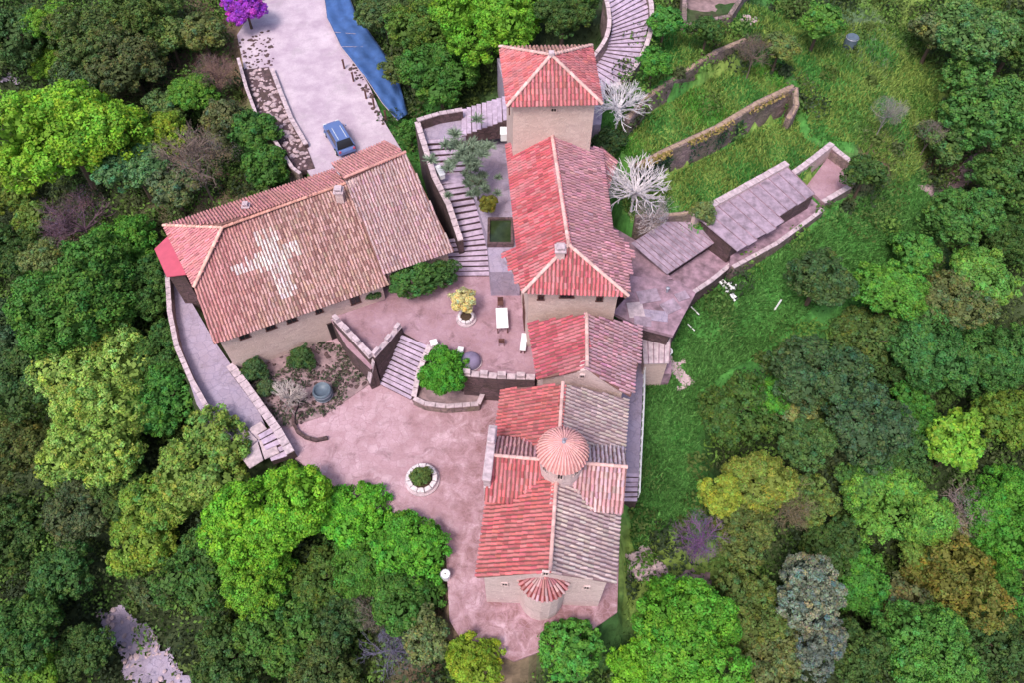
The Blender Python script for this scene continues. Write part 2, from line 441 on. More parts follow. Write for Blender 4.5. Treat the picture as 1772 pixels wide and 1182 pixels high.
pads = [(LOW, 0.), (UPP, 2.6), (PATHW, .1), (ROAD, 3.), (BED1, 6.6), (BED2, 4.5), (YARD, 3.6)]
def flatten(x, y, z):
    lvl = np.full(np.shape(z), 99.0)
    for poly, pz in pads:
        big = inset(poly, -.05 if pz == 6.6 else -.45)
        m = inpoly(x, y, [(p.x, p.y) for p in big]); off = 0.0 if pz in (6.6, 4.5) else -.3
        lvl = np.where(m, np.minimum(lvl, pz + off), lvl)
    return np.where(lvl < 90, lvl, z)
def axis(a, b, step, far):
    c = list(np.arange(a, b + step, step)); s = step; lo = a; hi = b
    while hi < far: s *= 1.5; hi += s; lo -= s; c = [lo] + c + [c[-1] + s]
    return np.array(c)
gx = axis(-66, 66, .5, 900); gy = axis(-6, 92, .5, 900)
GX, GY = np.meshgrid(gx, gy)
gzs = []; gcs = []
for r0 in range(0, len(gy), 40):
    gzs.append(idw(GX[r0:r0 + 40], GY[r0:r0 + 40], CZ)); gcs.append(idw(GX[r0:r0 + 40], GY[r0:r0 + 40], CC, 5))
GZ = np.concatenate(gzs); GC = np.concatenate(gcs)
BUMP = .12 * np.sin(GX * 1.3 + np.sin(GY * .9) * 2) * np.sin(GY * 1.1 + np.sin(GX * .7)) + rng.normal(0, .04, GX.shape)
GZ = flatten(GX, GY, GZ + BUMP)
bed = inpoly(GX, GY, [(p.x, p.y) for p in inset(BED1, -.45)]) | inpoly(GX, GY, [(p.x, p.y) for p in inset(BED2, -.45)])
GZ = np.where(bed, GZ + BUMP * .6 + .08 * np.sin(GX * 2.1), GZ)
mixn = (.5 + .5 * np.sin(GX * .8 + GY * .5 + 2 * np.sin(GX * .23)))[..., None]
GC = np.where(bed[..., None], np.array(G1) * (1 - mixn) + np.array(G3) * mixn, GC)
idx = np.arange(GX.size).reshape(GX.shape)
F = np.stack([idx[:-1, :-1], idx[:-1, 1:], idx[1:, 1:], idx[1:, :-1]], -1).reshape(-1, 4)
M['ground'] = mat_attr('grassy_ground', .95, .55, 1.3, bd=.12)
FC = GC[:-1, :-1].reshape(-1, 3) * (1 + rng.normal(0, .10, (len(F), 1)))
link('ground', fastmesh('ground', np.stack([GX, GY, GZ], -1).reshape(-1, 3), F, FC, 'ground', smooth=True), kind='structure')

def slab(name, poly, z, mat, depth=8, parent=None, kind='structure'):
    return prism_obj(name, poly, z - depth, z, mat, parent, kind=kind)
slab('lower_courtyard', LOW, 0.0, 'court')
slab('upper_courtyard', UPP, 2.6, 'court2', .09)
slab('court_retaining_mass', UPP, 2.508, 'darkwall', 2.5)
slab('stone_path', PATHW, .15, 'path')
slab('concrete_road', ROAD, 3.0, 'road')
slab('garden_bed', GARD, .06, 'dirt', .05)

# ------------------------------------------------------------------ walls with coping stones
def run_wall(label, pts, h0, h1, th, mat, name='stone_wall', cat='wall', cope=True, copew=.03, copeh=.07, copem='coping', clen=.62, group=None, merlon=False):
    """pts: world points; h0/h1 bottom/top (floats or per-point lists)"""
    t = thing(name, label, cat, (pts[0].x, pts[0].y, 0), group=group); o = Vector((pts[0].x, pts[0].y, 0))
    g = lambda h, i: h[i] if hasattr(h, '__len__') else h
    n = len(pts); L = []; Rr = []
    for i in range(n):
        a = pts[max(0, i - 1)]; b = pts[min(n - 1, i + 1)]; d = Vector((b.x - a.x, b.y - a.y, 0)).normalized(); s = Vector((-d.y, d.x, 0)) * th / 2
        p = Vector((pts[i].x, pts[i].y, 0)) - o; L.append(p + s); Rr.append(p - s)
    v = []
    for i in range(n):
        for q, z in ((L[i], g(h0, i)), (Rr[i], g(h0, i)), (Rr[i], g(h1, i)), (L[i], g(h1, i))): v.append((q.x, q.y, z))
    f = [(3, 2, 1, 0), tuple((n - 1) * 4 + k for k in range(4))]
    for i in range(n - 1):
        a = i * 4; b = a + 4
        for k in range(4): f.append((a + k, a + (k + 1) % 4, b + (k + 1) % 4, b + k))
    link('masonry', mesh('masonry', v, f, mat), t)
    if cope:
        cm = MB(); cm.box(0, 0, 0, 1, 1, 1); cme = mesh('coping_stone', cm.v, cm.f, copem)
        for i in range(n - 1):
            a = Vector((pts[i].x, pts[i].y, g(h1, i))) - o; b = Vector((pts[i + 1].x, pts[i + 1].y, g(h1, i + 1))) - o; d = b - a; Ls = d.length
            k = max(1, round(Ls / clen))
            for j in range(k):
                c = a + d * ((j + .5) / k); hh = copeh * random.uniform(.8, 1.4)
                e = link('coping_stone', cme, t, loc=(c.x, c.y, c.z + hh / 2), scale=(Ls / k * random.uniform(.9, .97), th + copew * random.uniform(.7, 1.3), hh))
                e.rotation_euler = (0, -math.atan2(d.z, math.hypot(d.x, d.y)), math.atan2(d.y, d.x) + random.uniform(-.03, .03))
                if merlon and j % 2 == 0:
                    link('merlon', cme, t, loc=(c.x, c.y, c.z + .09 + .17), scale=(Ls / k * .85, th * .8, .34)).rotation_euler = (0, 0, math.atan2(d.y, d.x))
    return t
def stair(label, bl, br, tl, tr, z0, z1, n, name='stone_stairs', mat='step', depth=.5, group=None):
    o = (bl + br + tl + tr) / 4; o = Vector((o.x, o.y, 0))
    t = thing(name, label, 'stairs', (o.x, o.y, 0), group=group)
    for i in range(n):
        a = i / n; b = (i + 1) / n + .015
        q = [bl.lerp(tl, a) - o, br.lerp(tr, a) - o, br.lerp(tr, b) - o, bl.lerp(tl, b) - o]
        j = lambda: random.uniform(-.03, .03)
        q = [Vector((p.x + j(), p.y + j(), 0)) for p in q]
        z = z0 + (z1 - z0) * (i + 1) / n + random.uniform(-.01, .01)
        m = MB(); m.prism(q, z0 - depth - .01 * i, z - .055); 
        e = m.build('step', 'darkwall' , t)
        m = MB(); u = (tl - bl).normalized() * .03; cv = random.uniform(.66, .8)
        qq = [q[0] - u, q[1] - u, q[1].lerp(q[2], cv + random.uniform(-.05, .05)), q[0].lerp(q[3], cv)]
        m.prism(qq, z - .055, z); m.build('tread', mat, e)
    return t

# ------------------------------------------------------------------ the church
RED, ROSE, GREYP = lin(198, 104, 106), lin(214, 146, 150), lin(160, 132, 142)
t = thing('domed_church', 'long stone church with tiled dome, west roof slope red and east slope faded grey', 'church')
E4 = PP([(824,1000),(1064,1010),(1087,692),(868,674)], 6.5)      # SW SE NE NW
R0, R1 = P(952,990,8.7), P(974,664,8.7)
body(t, E4, -2.5, [R0, R1], .35, 'churchwall', [(0, 1, 4), (2, 3, 5), (1, 2, 5, 4), (3, 0, 4, 5), (3, 2, 1, 0)])
tile_slope(t, E4[3], E4[0], [E4[3], E4[0], R0, R1], cf(RED, .17, lin(206, 128, 126), .6, .25))
tile_slope(t, E4[1], E4[2], [E4[1], E4[2], R1, R0], cf(lin(208, 180, 174), .11, lin(178, 144, 150), .7, .25), slabcol=lin(140, 112, 116))
ridge(t, R0, R1, lin(214, 172, 168), .115)
ax = (R1 - R0).normalized(); bx = Vector((ax.y, -ax.x, 0))
cc = P(966, 800, 8.7); cc = R0 + ax * (cc - R0).dot(ax)
def ch(a, b, z): q = cc + ax * a + bx * b; return Vector((q.x, q.y, z))
WL, WR = (E4[3] - R1).dot(bx) + .0, (E4[2] - R1).dot(bx)
WL0, WR0 = (E4[0] - R0).dot(bx), (E4[1] - R0).dot(bx)
wl, wr = (WL + WL0) / 2 - .1, (WR + WR0) / 2 + .0
fs, bs = -2.15, 1.75
b = MB()
v = [ch(fs + .25, wl + .3, 6.2), ch(bs - .25, wl + .3, 6.2), ch(bs - .25, wr - .3, 6.2), ch(fs + .25, wr - .3, 6.2), ch(fs + .25, wl + .3, 7.4), ch(bs - .25, wl + .3, 7.4), ch(bs - .25, wr - .3, 7.4), ch(fs + .25, wr - .3, 7.4), ch(0, wl + .3, 8.6), ch(0, wr - .3, 8.6)]
b.add(v, [(0, 1, 5, 4), (1, 2, 6, 5), (2, 3, 7, 6), (3, 0, 4, 7), (4, 5, 8), (6, 7, 9), (5, 6, 9, 8), (7, 4, 8, 9), (3, 2, 1, 0)]); b.build('transept_wall', 'churchwall', t)
for s0, s1, col in ((wl, 0.0, RED), (0.0, wr, lin(206, 166, 170))):
    tile_slope(t, ch(fs, s0, 7.35), ch(fs, s1, 7.35), [ch(fs, s0, 7.35), ch(fs, s1, 7.35), ch(0, s1, 8.75), ch(0, s0, 8.75)], cf(col, .18, ROSE, .6, .3))
    tile_slope(t, ch(bs, s1, 7.5), ch(bs, s0, 7.5), [ch(bs, s0, 7.5), ch(bs, s1, 7.5), ch(0, s1, 8.75), ch(0, s0, 8.75)], cf(lin(232, 172, 170) if s0 < 0 else lin(222, 192, 194), .12))
ridge(t, ch(0, wl, 8.75), ch(0, wr, 8.75), lin(214, 172, 168), .115)
# dome on its drum
dc = ch(-.1, .2, 0)
b = MB(); b.lathe(dc.x, dc.y, [(1.2, 7.6), (1.2, 10.3), (1.32, 10.36), (1.32, 10.46), (.2, 10.5)], 16); dr = b.build('drum', 'churchwall', t)
for k in range(8):
    a = -math.pi / 2 + k * math.pi / 4 - .12
    w = window(t, (dc.x + 1.2 * math.cos(a), dc.y + 1.2 * math.sin(a), 9.75), .24, .62, a, 'drum_window', fm='churchwall', mat='dark')
def radial_tiles(name, cx, cy, prof, n, a0, a1, colfn, rad=.09, closed=False):
    """courses of half-round tiles running down a dome or half cone"""
    mb = MB()
    pr = [Vector((r, 0, z)) for r, z in prof]
    for i in range(len(pr) - 1):
        (r1, z1), (r0, z0) = prof[i], prof[i + 1]        # r1 outer
        m_ = max(4, int(n * (1 if r1 > prof[0][0] * .5 else .6)))
        for j in range(m_):
            a = a0 + (a1 - a0) * (j + .5) / m_ + random.uniform(-.01, .01)
            ca, sa = math.cos(a), math.sin(a); v = []
            for r, z, k_ in ((r1 + .03, z1 + .0, 1.), (r0 - .02, z0 + .02, .8)):
                wdt = min(rad, (a1 - a0) / m_ * max(r, .12) * .48) * k_
                for q in np.linspace(0, math.pi, 5):
                    s = wdt * math.cos(q); up = wdt * math.sin(q) * .9
                    v.append((cx + r * ca - s * sa + up * .3 * ca, cy + r * sa + s * ca + up * .3 * sa, z + up))
            c = tuple(float(x) for x in colfn()); mb.add(v, [(q, q + 1, 6 + q, 5 + q) for q in range(4)] + [(0, 1, 2, 3, 4)], c)
    return mb
pf = [(1.4, 10.4), (1.28, 10.68), (1.08, 10.95), (.82, 11.18), (.5, 11.38), (.1, 11.5)]
b = MB(); b.lathe(dc.x, dc.y, [(1.4, 10.38)] + [(r - .02, z - .03) for r, z in pf], 20, lin(206, 144, 144)); b.build('dome', 'tile', t, col=True)
radial_tiles('dome', dc.x, dc.y, pf, 40, 0, 2 * math.pi, lambda: jit(lin(222, 164, 162), .06, 1)[0], .06).build('dome_tiles', 'tile', t, col=True, kind='stuff')
b = MB(); b.tube([(dc.x, dc.y, 11.4), (dc.x, dc.y, 12.0)], [.03, .03], 5); b.box(dc.x, dc.y, 11.86, .3, .04, .05); b.lathe(dc.x, dc.y, [(.14, 11.46), (.1, 11.6), (0.02, 11.66)], 8); b.build('dome_cross', 'metal', t)
# apse
ac = (E4[0] * .5 + E4[1] * .5); ac = E4[0].lerp(E4[1], .49); ab = ac + ax * .72
b = MB(); pts = []
for k in range(9):
    a = math.pi + math.pi * k / 8; d = bx * (1.35 * math.cos(a)) + ax * (1.35 * math.sin(a)); pts.append(ab + d)
b.prism(pts, -2.5, 4.98); b.build('apse', 'churchwall', t)
b = MB(); v = [Vector((ab.x, ab.y, 5.95))]
angs = math.atan2(bx.y, bx.x) - math.pi
for k in range(13):
    a = angs + math.pi * k / 12; v.append(Vector((ab.x + 1.48 * math.cos(a), ab.y + 1.48 * math.sin(a), 5.0)))
b.add(v, [(0, k, k + 1) for k in range(1, 13)] + [tuple(range(1, 14))[::-1]], lin(130, 60, 60)); b.build('apse_roof', 'tile', t, col=True)
pf2 = [(1.5, 5.02), (1.2, 5.24), (.85, 5.5), (.45, 5.8), (.12, 6.04)]
radial_tiles('apse', ab.x, ab.y, pf2, 17, angs, angs + math.pi, lambda: jit(random.choice([lin(172, 116, 120), lin(184, 148, 152)]), .15, 1)[0], .09).build('apse_tiles', 'tile', t, col=True, kind='stuff')
wa = math.atan2(-ax.y, -ax.x)
window(t, ab - ax * 1.37 + Vector((0, 0, 3.6)), .22, .5, wa, 'apse_window', fm='churchwall', mat='dark')
for s in (.2, .82):
    q = E4[0].lerp(E4[1], s) + ax * .34; window(t, (q.x, q.y, 4.2), .25, .5, wa, 'window', fm='churchwall', mat='dark')
for s in (.2, .45, .8):
    q = E4[0].lerp(E4[3], s) + bx * .34; window(t, (q.x, q.y, 4.0), .5, .9, math.atan2(-bx.y, -bx.x), 'window', fm='churchwall')
    q = E4[1].lerp(E4[2], s) - bx * .34; window(t, (q.x, q.y, 4.0), .5, .9, math.atan2(bx.y, bx.x), 'window', fm='churchwall')
# little bell gable standing on the west eave
b = MB(); rz = math.atan2(ax.y, ax.x)
q = ch(.1, wl + .12, 0)
for k in (-1.45, -.5, .5, 1.45):
    p = q + ax * k; b.box(p.x, p.y, 8.05, .3, .4, 1.6, rz)
b.box(q.x, q.y, 7.1, 3.3, .42, 1.5, rz); b.box(q.x, q.y, 8.93, 3.4, .5, .16, rz); b.box(q.x + ax.x * .9, q.y + ax.y * .9, 9.15, .9, .42, .35, rz)
bg_ = bevel(b.build('bell_gable', 'coping', t, label='pale masonry bell gable on the west eave'), .04)

# ------------------------------------------------------------------ block joining church and monastery
t = thing('joining_block', 'low two-storey stone block with ribbed red and plum gable roof just above the church', 'building')
a0, a1, a2, a3, a4 = P(914,558,6.9), P(930,657,6.9), P(1086,690,6.3), P(1108,612,6.3), P(1110,563,6.3)
r0, r1 = P(1015,543,8.5), P(1016,636,8.5)
fp = [P(918,560,6.5), P(934,657,6.5), P(1082,690,6.5), P(1104,565,6.5)]
b = MB(); b.prism(inset(fp, .25), -2, 6.5); b.build('wall', 'wall', t)
b = MB(); base = inset(fp, .25); vv = [Vector((p.x, p.y, 6.49)) for p in base] + [r1 - Vector((0, .1, .2)), r0 - Vector((0, 0, .2))]
b.add(vv, [(0, 1, 4, 5), (1, 2, 4), (2, 3, 5, 4), (3, 0, 5), (3, 2, 1, 0)]); b.build('gable', 'churchwall', t)
tile_slope(t, a0, a1, [a0, a1, r1, r0], cf(lin(190, 92, 104), .16, ROSE, .4, .2), pitch=.26, rad=.1)
tile_slope(t, a3, a4, [a2, a3, a4, r0, r1], cf(lin(196, 142, 152), .18, lin(190, 150, 160), .6, .3), pitch=.26, rad=.1)
ridge(t, r0, r1)
window(t, base[1].lerp(base[2], .48) + Vector((0, 0, 7.5 - 0)) * 0 + Vector((0, -.02, 1.1)), .2, .3, -math.pi / 2, 'window', mat='dark', fm='churchwall')
# ------------------------------------------------------------------ main monastery block
t = thing('monastery_block', 'tall main monastery block under a long hipped red roof with pale ridge lines', 'building')
e_nw, e_w1, e_w2, e_sw = P(874,250,10), P(893,428,10), P(868,434,9.5), P(905,506,10)
e_se, e_e2, e_e1, e_ne = P(1087,512,10), P(1098,432,9.5), P(1062,396,10), P(1044,258,10)
rn, rs = P(955,234,12), P(984,424,12)
fp = [P(905,504,9.6), P(1084,508,9.6), P(1062,300,9.6), P(1043,260,9.6), P(876,254,9.6), P(893,420,9.6)]
fp = [P(905,504,9.7), P(1084,508,9.7), P(1044,258,9.7), P(875,252,9.7)]
base = body(t, fp, -2, [rs - Vector((0, 0, .1)), rn], .4, 'wall', [(0, 1, 4), (2, 3, 5), (1, 2, 5, 4), (3, 0, 4, 5), (3, 2, 1, 0)])
tile_slope(t, e_nw, e_w1, [e_nw, e_w1, e_w2, e_sw, rs, rn], cf(lin(202, 98, 106), .16, ROSE, .5, .25), pitch=.25)
tile_slope(t, e_e1, e_ne, [e_se, e_e2, e_e1, e_ne, rn, rs], cf(lin(204, 144, 152), .17, lin(196, 142, 150), .6, .3), pitch=.25)
tile_slope(t, e_sw, e_se, [e_sw, e_se, rs], cf(lin(206, 106, 112), .14, ROSE, .5, .3), pitch=.25)
ridge(t, rn, rs); ridge(t, e_sw, rs); ridge(t, e_se, rs)
q = P(1000,246,9.6)
lt = [P(1010,246,9.3), P(1044,256,9.0), P(1066,276,8.6), P(1052,326,8.6), P(1035,300,9.2)]
tile_slope(t, P(1052,326,8.5), P(1068,276,8.5), [P(1052,326,8.5), P(1068,276,8.5), P(1040,252,9.4), P(1030,300,9.6)], cf(ROSE, .18), pitch=.25)
b = MB(); b.prism([P(1050,322,8.3), P(1064,278,8.3), P(1040,256,8.3), P(1030,300,8.3)], 2, 8.35); b.build('side_wing', 'wall', t)
chimney(t, P(968,452,10.9).x, P(968,452,10.9).y, 10.6, 12.1, .55)
sm = base[0].lerp(base[1], .43); window(t, (sm.x, sm.y - .02, 9.0), .8, .62, -math.pi / 2, 'window')
for s in (.14, .8): sm = base[0].lerp(base[1], s); window(t, (sm.x, sm.y - .02, 8.6), .3, .4, -math.pi / 2, 'window', mat='dark')
wdir = math.atan2((base[3] - base[0]).y, (base[3] - base[0]).x) + math.pi / 2
for s, z in ((.15, 7.8), (.32, 7.8), (.5, 7.8), (.7, 7.8), (.88, 7.8), (.2, 4.6)):
    q = base[0].lerp(base[3], s); window(t, (q.x - .01, q.y, z), .6, .9, wdir, 'window')
q = base[0].lerp(base[3], .16)
window(t, (q.x - .01, q.y, 3.75), 1.0, 2.1, wdir, 'door', mat='wood')
for s in (.12, .4, .7): q = base[1].lerp(base[2], s); window(t, (q.x + .01, q.y, 7.6), .6, .9, 0, 'window')
# ------------------------------------------------------------------ tower
t = thing('square_tower', 'square stone tower with a low four-sided red tiled roof and white hip lines', 'tower')
k4 = PP([(878,184),(1042,180),(1024,79),(865,81)], 15)
ap = P(954, 96, 16.95)
base = body(t, k4, 3, [ap], .4, 'wall', [(0, 1, 4), (1, 2, 4), (2, 3, 4), (3, 0, 4), (3, 2, 1, 0)])
for i, cl in enumerate((lin(204, 112, 116), lin(216, 122, 124), lin(218, 162, 140), lin(216, 116, 118))):
    tile_slope(t, k4[i], k4[(i + 1) % 4], [k4[i], k4[(i + 1) % 4], ap], cf(cl, .14, ROSE, .5, .3), pitch=.26, rad=.102)
    ridge(t, k4[i], ap)
b = MB(); b.box(ap.x, ap.y, 17.1, .35, .35, .3); b.build('finial', 'coping', t)
for s in (.5,): q = base[0].lerp(base[1], s); window(t, (q.x, q.y - .02, 14.35), .3, .25, -math.pi / 2, 'window', mat='dark', fm='wall')
for i in (1, 3):
    q = base[i].lerp(base[(i + 1) % 4], .5); window(t, (q.x, q.y, 12.5), .5, .9, 0 if i == 1 else math.pi, 'window')
# ------------------------------------------------------------------ guest wing with the pale cross
CROSS = lin(228, 212, 208)
t = thing('guest_wing', 'long guest wing whose faded brown-pink tiled roof carries a big whitish cross', 'building')
A0, A1 = P(370,596,4.6), P(672,492,4.6)
RA, RB = P(385,394,7.8), P(600,317,7.8)
nrm = (A1 - A0).cross(RA - A0)
def on_plane(px, py):
    lo, hi = 2., 9.
    f = lambda z: (P(px, py, z) - A0).dot(nrm)
    for _ in range(40):
        m_ = (lo + hi) / 2
        if f(lo) * f(m_) <= 0: hi = m_
        else: lo = m_
    return P(px, py, (lo + hi) / 2)
HW = on_plane(336, 497)
NW = P(283,390,HW.z); NE = P(578,292,5.4)
TB = [(438,404),(474,396),(516,508),(488,520)]; TH = [(401,460),(405,484),(524,442),(517,418)]
crossA = [[(p.x, p.y) for p in [on_plane(*q) for q in poly]] for poly in (TB, TH)]
def cross_cf(ctr, U, W):
    n = len(U); c = jit(lin(182, 142, 132), .15, n)
    m = rng.random(n) < .35; c[m] = c[m] * .45 + np.array(lin(214, 168, 166)) * .55
    m = rng.random(n) < .12; c[m] = np.array(lin(150, 108, 104))
    strip = (np.sin(U * 2.3) + np.sin(U * 5.9 + 1)) * .05; c *= (1 + strip)[:, None]
    redder = np.clip((-16.5 - ctr[:, 0]) / 3.5, 0, 1)[:, None] * .5; c = c * (1 - redder) + np.array(lin(212, 130, 134)) * redder
    for poly in crossA:
        m = inpoly(ctr[:, 0] + rng.normal(0, .1, n), ctr[:, 1] + rng.normal(0, .1, n), poly) & (rng.random(n) < .93)
        k_ = rng.uniform(.5, .9, (int(m.sum()), 1)); c[m] = c[m] * (1 - k_) + jit(CROSS, .12, int(m.sum())) * k_
    return c
tile_slope(t, A0, A1, [A0, A1, RB, RA, HW], cross_cf, pitch=.225, rad=.086, label='front slope with a whitish cross of limewashed tiles')
tile_slope(t, NW, HW, [NW, HW, RA], cf(lin(216, 134, 140), .15, lin(220, 150, 150), .6, .35), pitch=.225, rad=.086)
tile_slope(t, NE, NW, [NE, NW, RA, RB], cf(lin(220, 146, 146), .13, lin(216, 150, 140), .6, .35), pitch=.225, rad=.086)
ridge(t, RA, RB, lin(206, 150, 138), .12); ridge(t, NW, RA, lin(228, 180, 168), .13); ridge(t, HW, RA, lin(228, 180, 168), .13)
fa = [A0, A1, P(592,300,4.3), P(283,392,4.3)]
fa = [Vector((A0.x, A0.y, 4.5)), Vector((A1.x, A1.y, 4.5)), Vector((NE.x, NE.y, 4.5)), Vector((NW.x, NW.y, 4.5))]
basew = inset(fa, .38)
b = MB(); b.prism(basew, -4, 4.5); b.build('wall', 'wall', t)
b = MB(); vv = [Vector((p.x, p.y, 4.49)) for p in basew]
vv += [Vector((basew[3].x, basew[3].y, HW.z - .3)), Vector((basew[2].x, basew[2].y, 4.6)), RA - Vector((0, 0, .25)), RB - Vector((0, 0, .25))]
hw2 = HW + (A1 - A0).normalized() * .45 - Vector((0, 0, .14)); vv.append(hw2)
b.add(vv, [(0, 1, 7, 6, 8), (1, 2, 5, 7), (2, 3, 4, 5), (3, 0, 8, 4), (4, 8, 6), (4, 6, 7, 5), (3, 2, 1, 0)]); b.build('gable', 'wall', t)
fdir = math.atan2(-(A1 - A0).x, (A1 - A0).y) + math.pi; fdir = math.atan2((A1 - A0).y, (A1 - A0).x) - math.pi / 2
for (px, py) in ((425,588),(470,571),(506,557),(552,537),(617,523)):
    # distance along the front wall
    q = P(px, py, 3.9); d = (basew[1] - basew[0]).normalized(); s = (q - basew[0]).dot(d); q = basew[0] + d * s
    big = px > 600
    window(t, (q.x, q.y, 3.95 if not big else 3.8), .62 if px != 552 else .42, .6 if not big else 1.0, fdir, 'window')
q = basew[0].lerp(basew[1], .66); window(t, (q.x, q.y, 1.05), 1.1, 2.0, fdir, 'door', mat='dark', fm='darkwall')
chimney(t, P(590,345,7.4).x, P(590,345,7.4).y, 6.6, 8.3, .55)
chimney(t, P(430,366,6.8).x, P(430,366,6.8).y, 6.0, 7.4, .42, 'wood')
# right-hand raised section
t = thing('raised_wing', 'raised end of the guest wing with plain greyish-pink tiled gable roof beside the outer stairs', 'building')
B0, B1, B2, B3 = P(663,474,5.25), P(786,434,5.25), P(668,243,6.7), P(574,283,6.7)
S0, S1 = P(596,308,8.6), P(702,264,8.6)
tile_slope(t, B0, B1, [B0, B1, S1, S0], cf(lin(186, 150, 152), .16, lin(200, 168, 166), .7, .3), pitch=.225, rad=.086)
tile_slope(t, B2, B3, [B2, B3, S0, S1], cf(lin(220, 150, 148), .13, lin(216, 150, 144), .6, .35), pitch=.225, rad=.086)
ridge(t, S0, S1, lin(200, 146, 140), .12)
bb = inset([Vector((p.x, p.y, 4.7)) for p in (B0, B1, B2, B3)], .35)
b = MB(); b.prism(bb, -2, 4.72); b.build('wall', 'wall', t)
b = MB(); vv = [Vector((p.x, p.y, 4.7)) for p in bb] + [Vector((bb[2].x, bb[2].y, 6.1)), Vector((bb[3].x, bb[3].y, 6.1)), S1 - Vector((.2, 0, .28)), S0 - Vector((-.2, 0, .28))]
b.add(vv, [(0, 1, 6, 7), (1, 2, 4, 6), (2, 3, 5, 4), (3, 0, 7, 5), (4, 5, 7, 6), (3, 2, 1, 0)]); b.build('gable', 'wall', t)
q = bb[0].lerp(bb[1], .45); window(t, (q.x, q.y, 3.9), 1.6, .9, fdir, 'window', mat='dark')
q = bb[0].lerp(bb[1], .1); window(t, (q.x, q.y, 3.6), .6, 1.6, fdir, 'door', mat='wood')
# red lean-to
t = thing('lean_to_shed', 'small lean-to with flat crimson sheet roof at the left corner of the guest wing', 'shed')
b = MB(); q = [P(267,430,3.7), P(290,408,4.0), P(322,474,4.0), P(288,478,3.7)]
b.prism(q, [p.z - .08 for p in (q if True else q)], [p.z for p in q]); b.build('sheet_roof', 'redsheet', t)
b = MB(); b.prism(inset(q, .15), -3, 3.62); b.build('wall', 'darkwall', t)
# ------------------------------------------------------------------ annexes east of the monastery
t = thing('slate_annex', 'low annex with sloping violet-grey ribbed sheet roof between white bare tree and stone terrace', 'shed')
q = [P(1092,420,4.6), P(1154,474,3.9), P(1250,410,3.9), P(1182,362,5.2)]
b = MB(); b.prism(q, [p.z - .1 for p in q][::1], [p.z for p in q]); 
tops = q
def sheet(parent, q, mat, n, name='roof_sheet', th=.08, pull=()):
    """q: A,B (low edge) C,D (high edge): a row of separate sheets"""
    for i in range(n):
        a, b_ = i / n + .004, (i + 1) / n - .004
        v = [q[0].lerp(q[1], a), q[0].lerp(q[1], b_), q[3].lerp(q[2], b_), q[3].lerp(q[2], a)]
        if i < len(pull): v[0] = v[0].lerp(v[3], pull[i]); v[1] = v[1].lerp(v[2], pull[i] + random.uniform(-.015, .015))
        dz = random.uniform(0, .025); m = MB()
        v = [p + Vector((0, 0, dz)) for p in v]
        m.add(v + [p - Vector((0, 0, th)) for p in v], [(0, 1, 2, 3), (7, 6, 5, 4), (0, 4, 5, 1), (1, 5, 6, 2), (2, 6, 7, 3), (3, 7, 4, 0)])
        m.build(name, mat, parent)
        m = MB(); m.tube([v[1] + Vector((0, 0, .02)), v[2] + Vector((0, 0, .02))], [.035, .035], 5); m.build('seam', 'slab', parent)
sheet(t, [P(1154,474,3.9), P(1250,410,3.9), P(1184,364,5.0), P(1092,420,5.0)], 'greysheet', 13)
b = MB(); b.prism(inset([P(1154,474,3.6), P(1250,410,3.6), P(1184,364,3.6), P(1092,420,3.6)], .2), 0, 3.7); b.build('wall', 'darkwall', t)
t = thing('long_annex', 'long narrow annex with smooth pale violet roof reaching out between the meadow and terrace bed', 'shed')
LQ = [P(1268,428,5.0), P(1415,338,5.0), P(1360,286,5.3), P(1206,376,5.3)]
sheet(t, LQ, 'greysheet', 9, pull=(-.12, -.14, -.1, -.13, -.1, .06, .07, .06, .08))
b = MB(); b.prism(inset([Vector((p.x, p.y, 4.8)) for p in LQ], .22), -1, 4.88); b.build('wall', 'darkwall', t)
run_wall('pale back parapet of the long annex against the grass terrace bed', [P(1200,372,5.5), P(1290,322,5.5), P(1362,282,5.5)], 3, 5.5, .5, 'churchwall', name='parapet_wall')
run_wall('low pale wall along the dark foot of the long annex by the meadow', [P(1268,462,3.7), P(1345,420,3.7), P(1424,362,3.7)], -1, 3.7, .3, 'terrwall')
slab('annex_yard', PP([(1050,385),(1100,415),(1164,482),(1075,494)], 3.7), 3.7, 'slab', 4)
slab('annex_ledge', PP([(1180,492),(1200,505),(1278,446),(1250,414),(1155,478)], 2.9), 2.9, 'slab', 6)
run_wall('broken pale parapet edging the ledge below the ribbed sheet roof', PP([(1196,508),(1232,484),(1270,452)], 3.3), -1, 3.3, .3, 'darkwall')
t = thing('terrace_deck', 'flat plum-grey concrete terrace roof right of the monastery front', 'terrace')
TD = PP([(1060,540),(1110,566),(1165,580),(1204,506),(1176,486),(1092,476),(1085,512)], 5.0)
b = MB(); b.prism(TD, 4.7, 5.0); b.build('deck', 'slab', t)
b = MB(); b.prism(inset(TD, .3), -1, 4.69); b.build('wall', 'darkwall', t)
for a_, b_, w_, l_, r_ in ((1122,512,1.5,1.1,.2),(1134,546,1.7,.9,-.15),(1100,536,1.1,1.3,.1),(1160,530,1.2,1.0,.5),(1112,556,1.2,.8,-.1),(1180,512,.9,.7,.4)):
    p_ = P(a_, b_, 5.0); m = MB(); m.box(0, 0, .03, w_, l_, .05); o = m.build('patch_sheet', random.choice(['greysheet', 'coping', 'path']), t, loc=p_); o.rotation_euler = (random.uniform(-.02, .02), random.uniform(-.02, .02), r_)
b = MB(); q = P(1154,504,5); b.tube([(q.x, q.y, 5), (q.x, q.y, 5.45)], [.09, .09], 10); b.lathe(q.x, q.y, [(.14, 5.45), (.02, 5.55)], 10); b.build('vent_pipe', 'metal', t)
q = [P(1112,588,3.4), P(1160,588,3.4), P(1158,628,3.1), P(1116,630,3.1)]
t = thing('flat_shed', 'little flat-roofed shed in pinkish-grey planks tucked under the concrete terrace', 'shed')
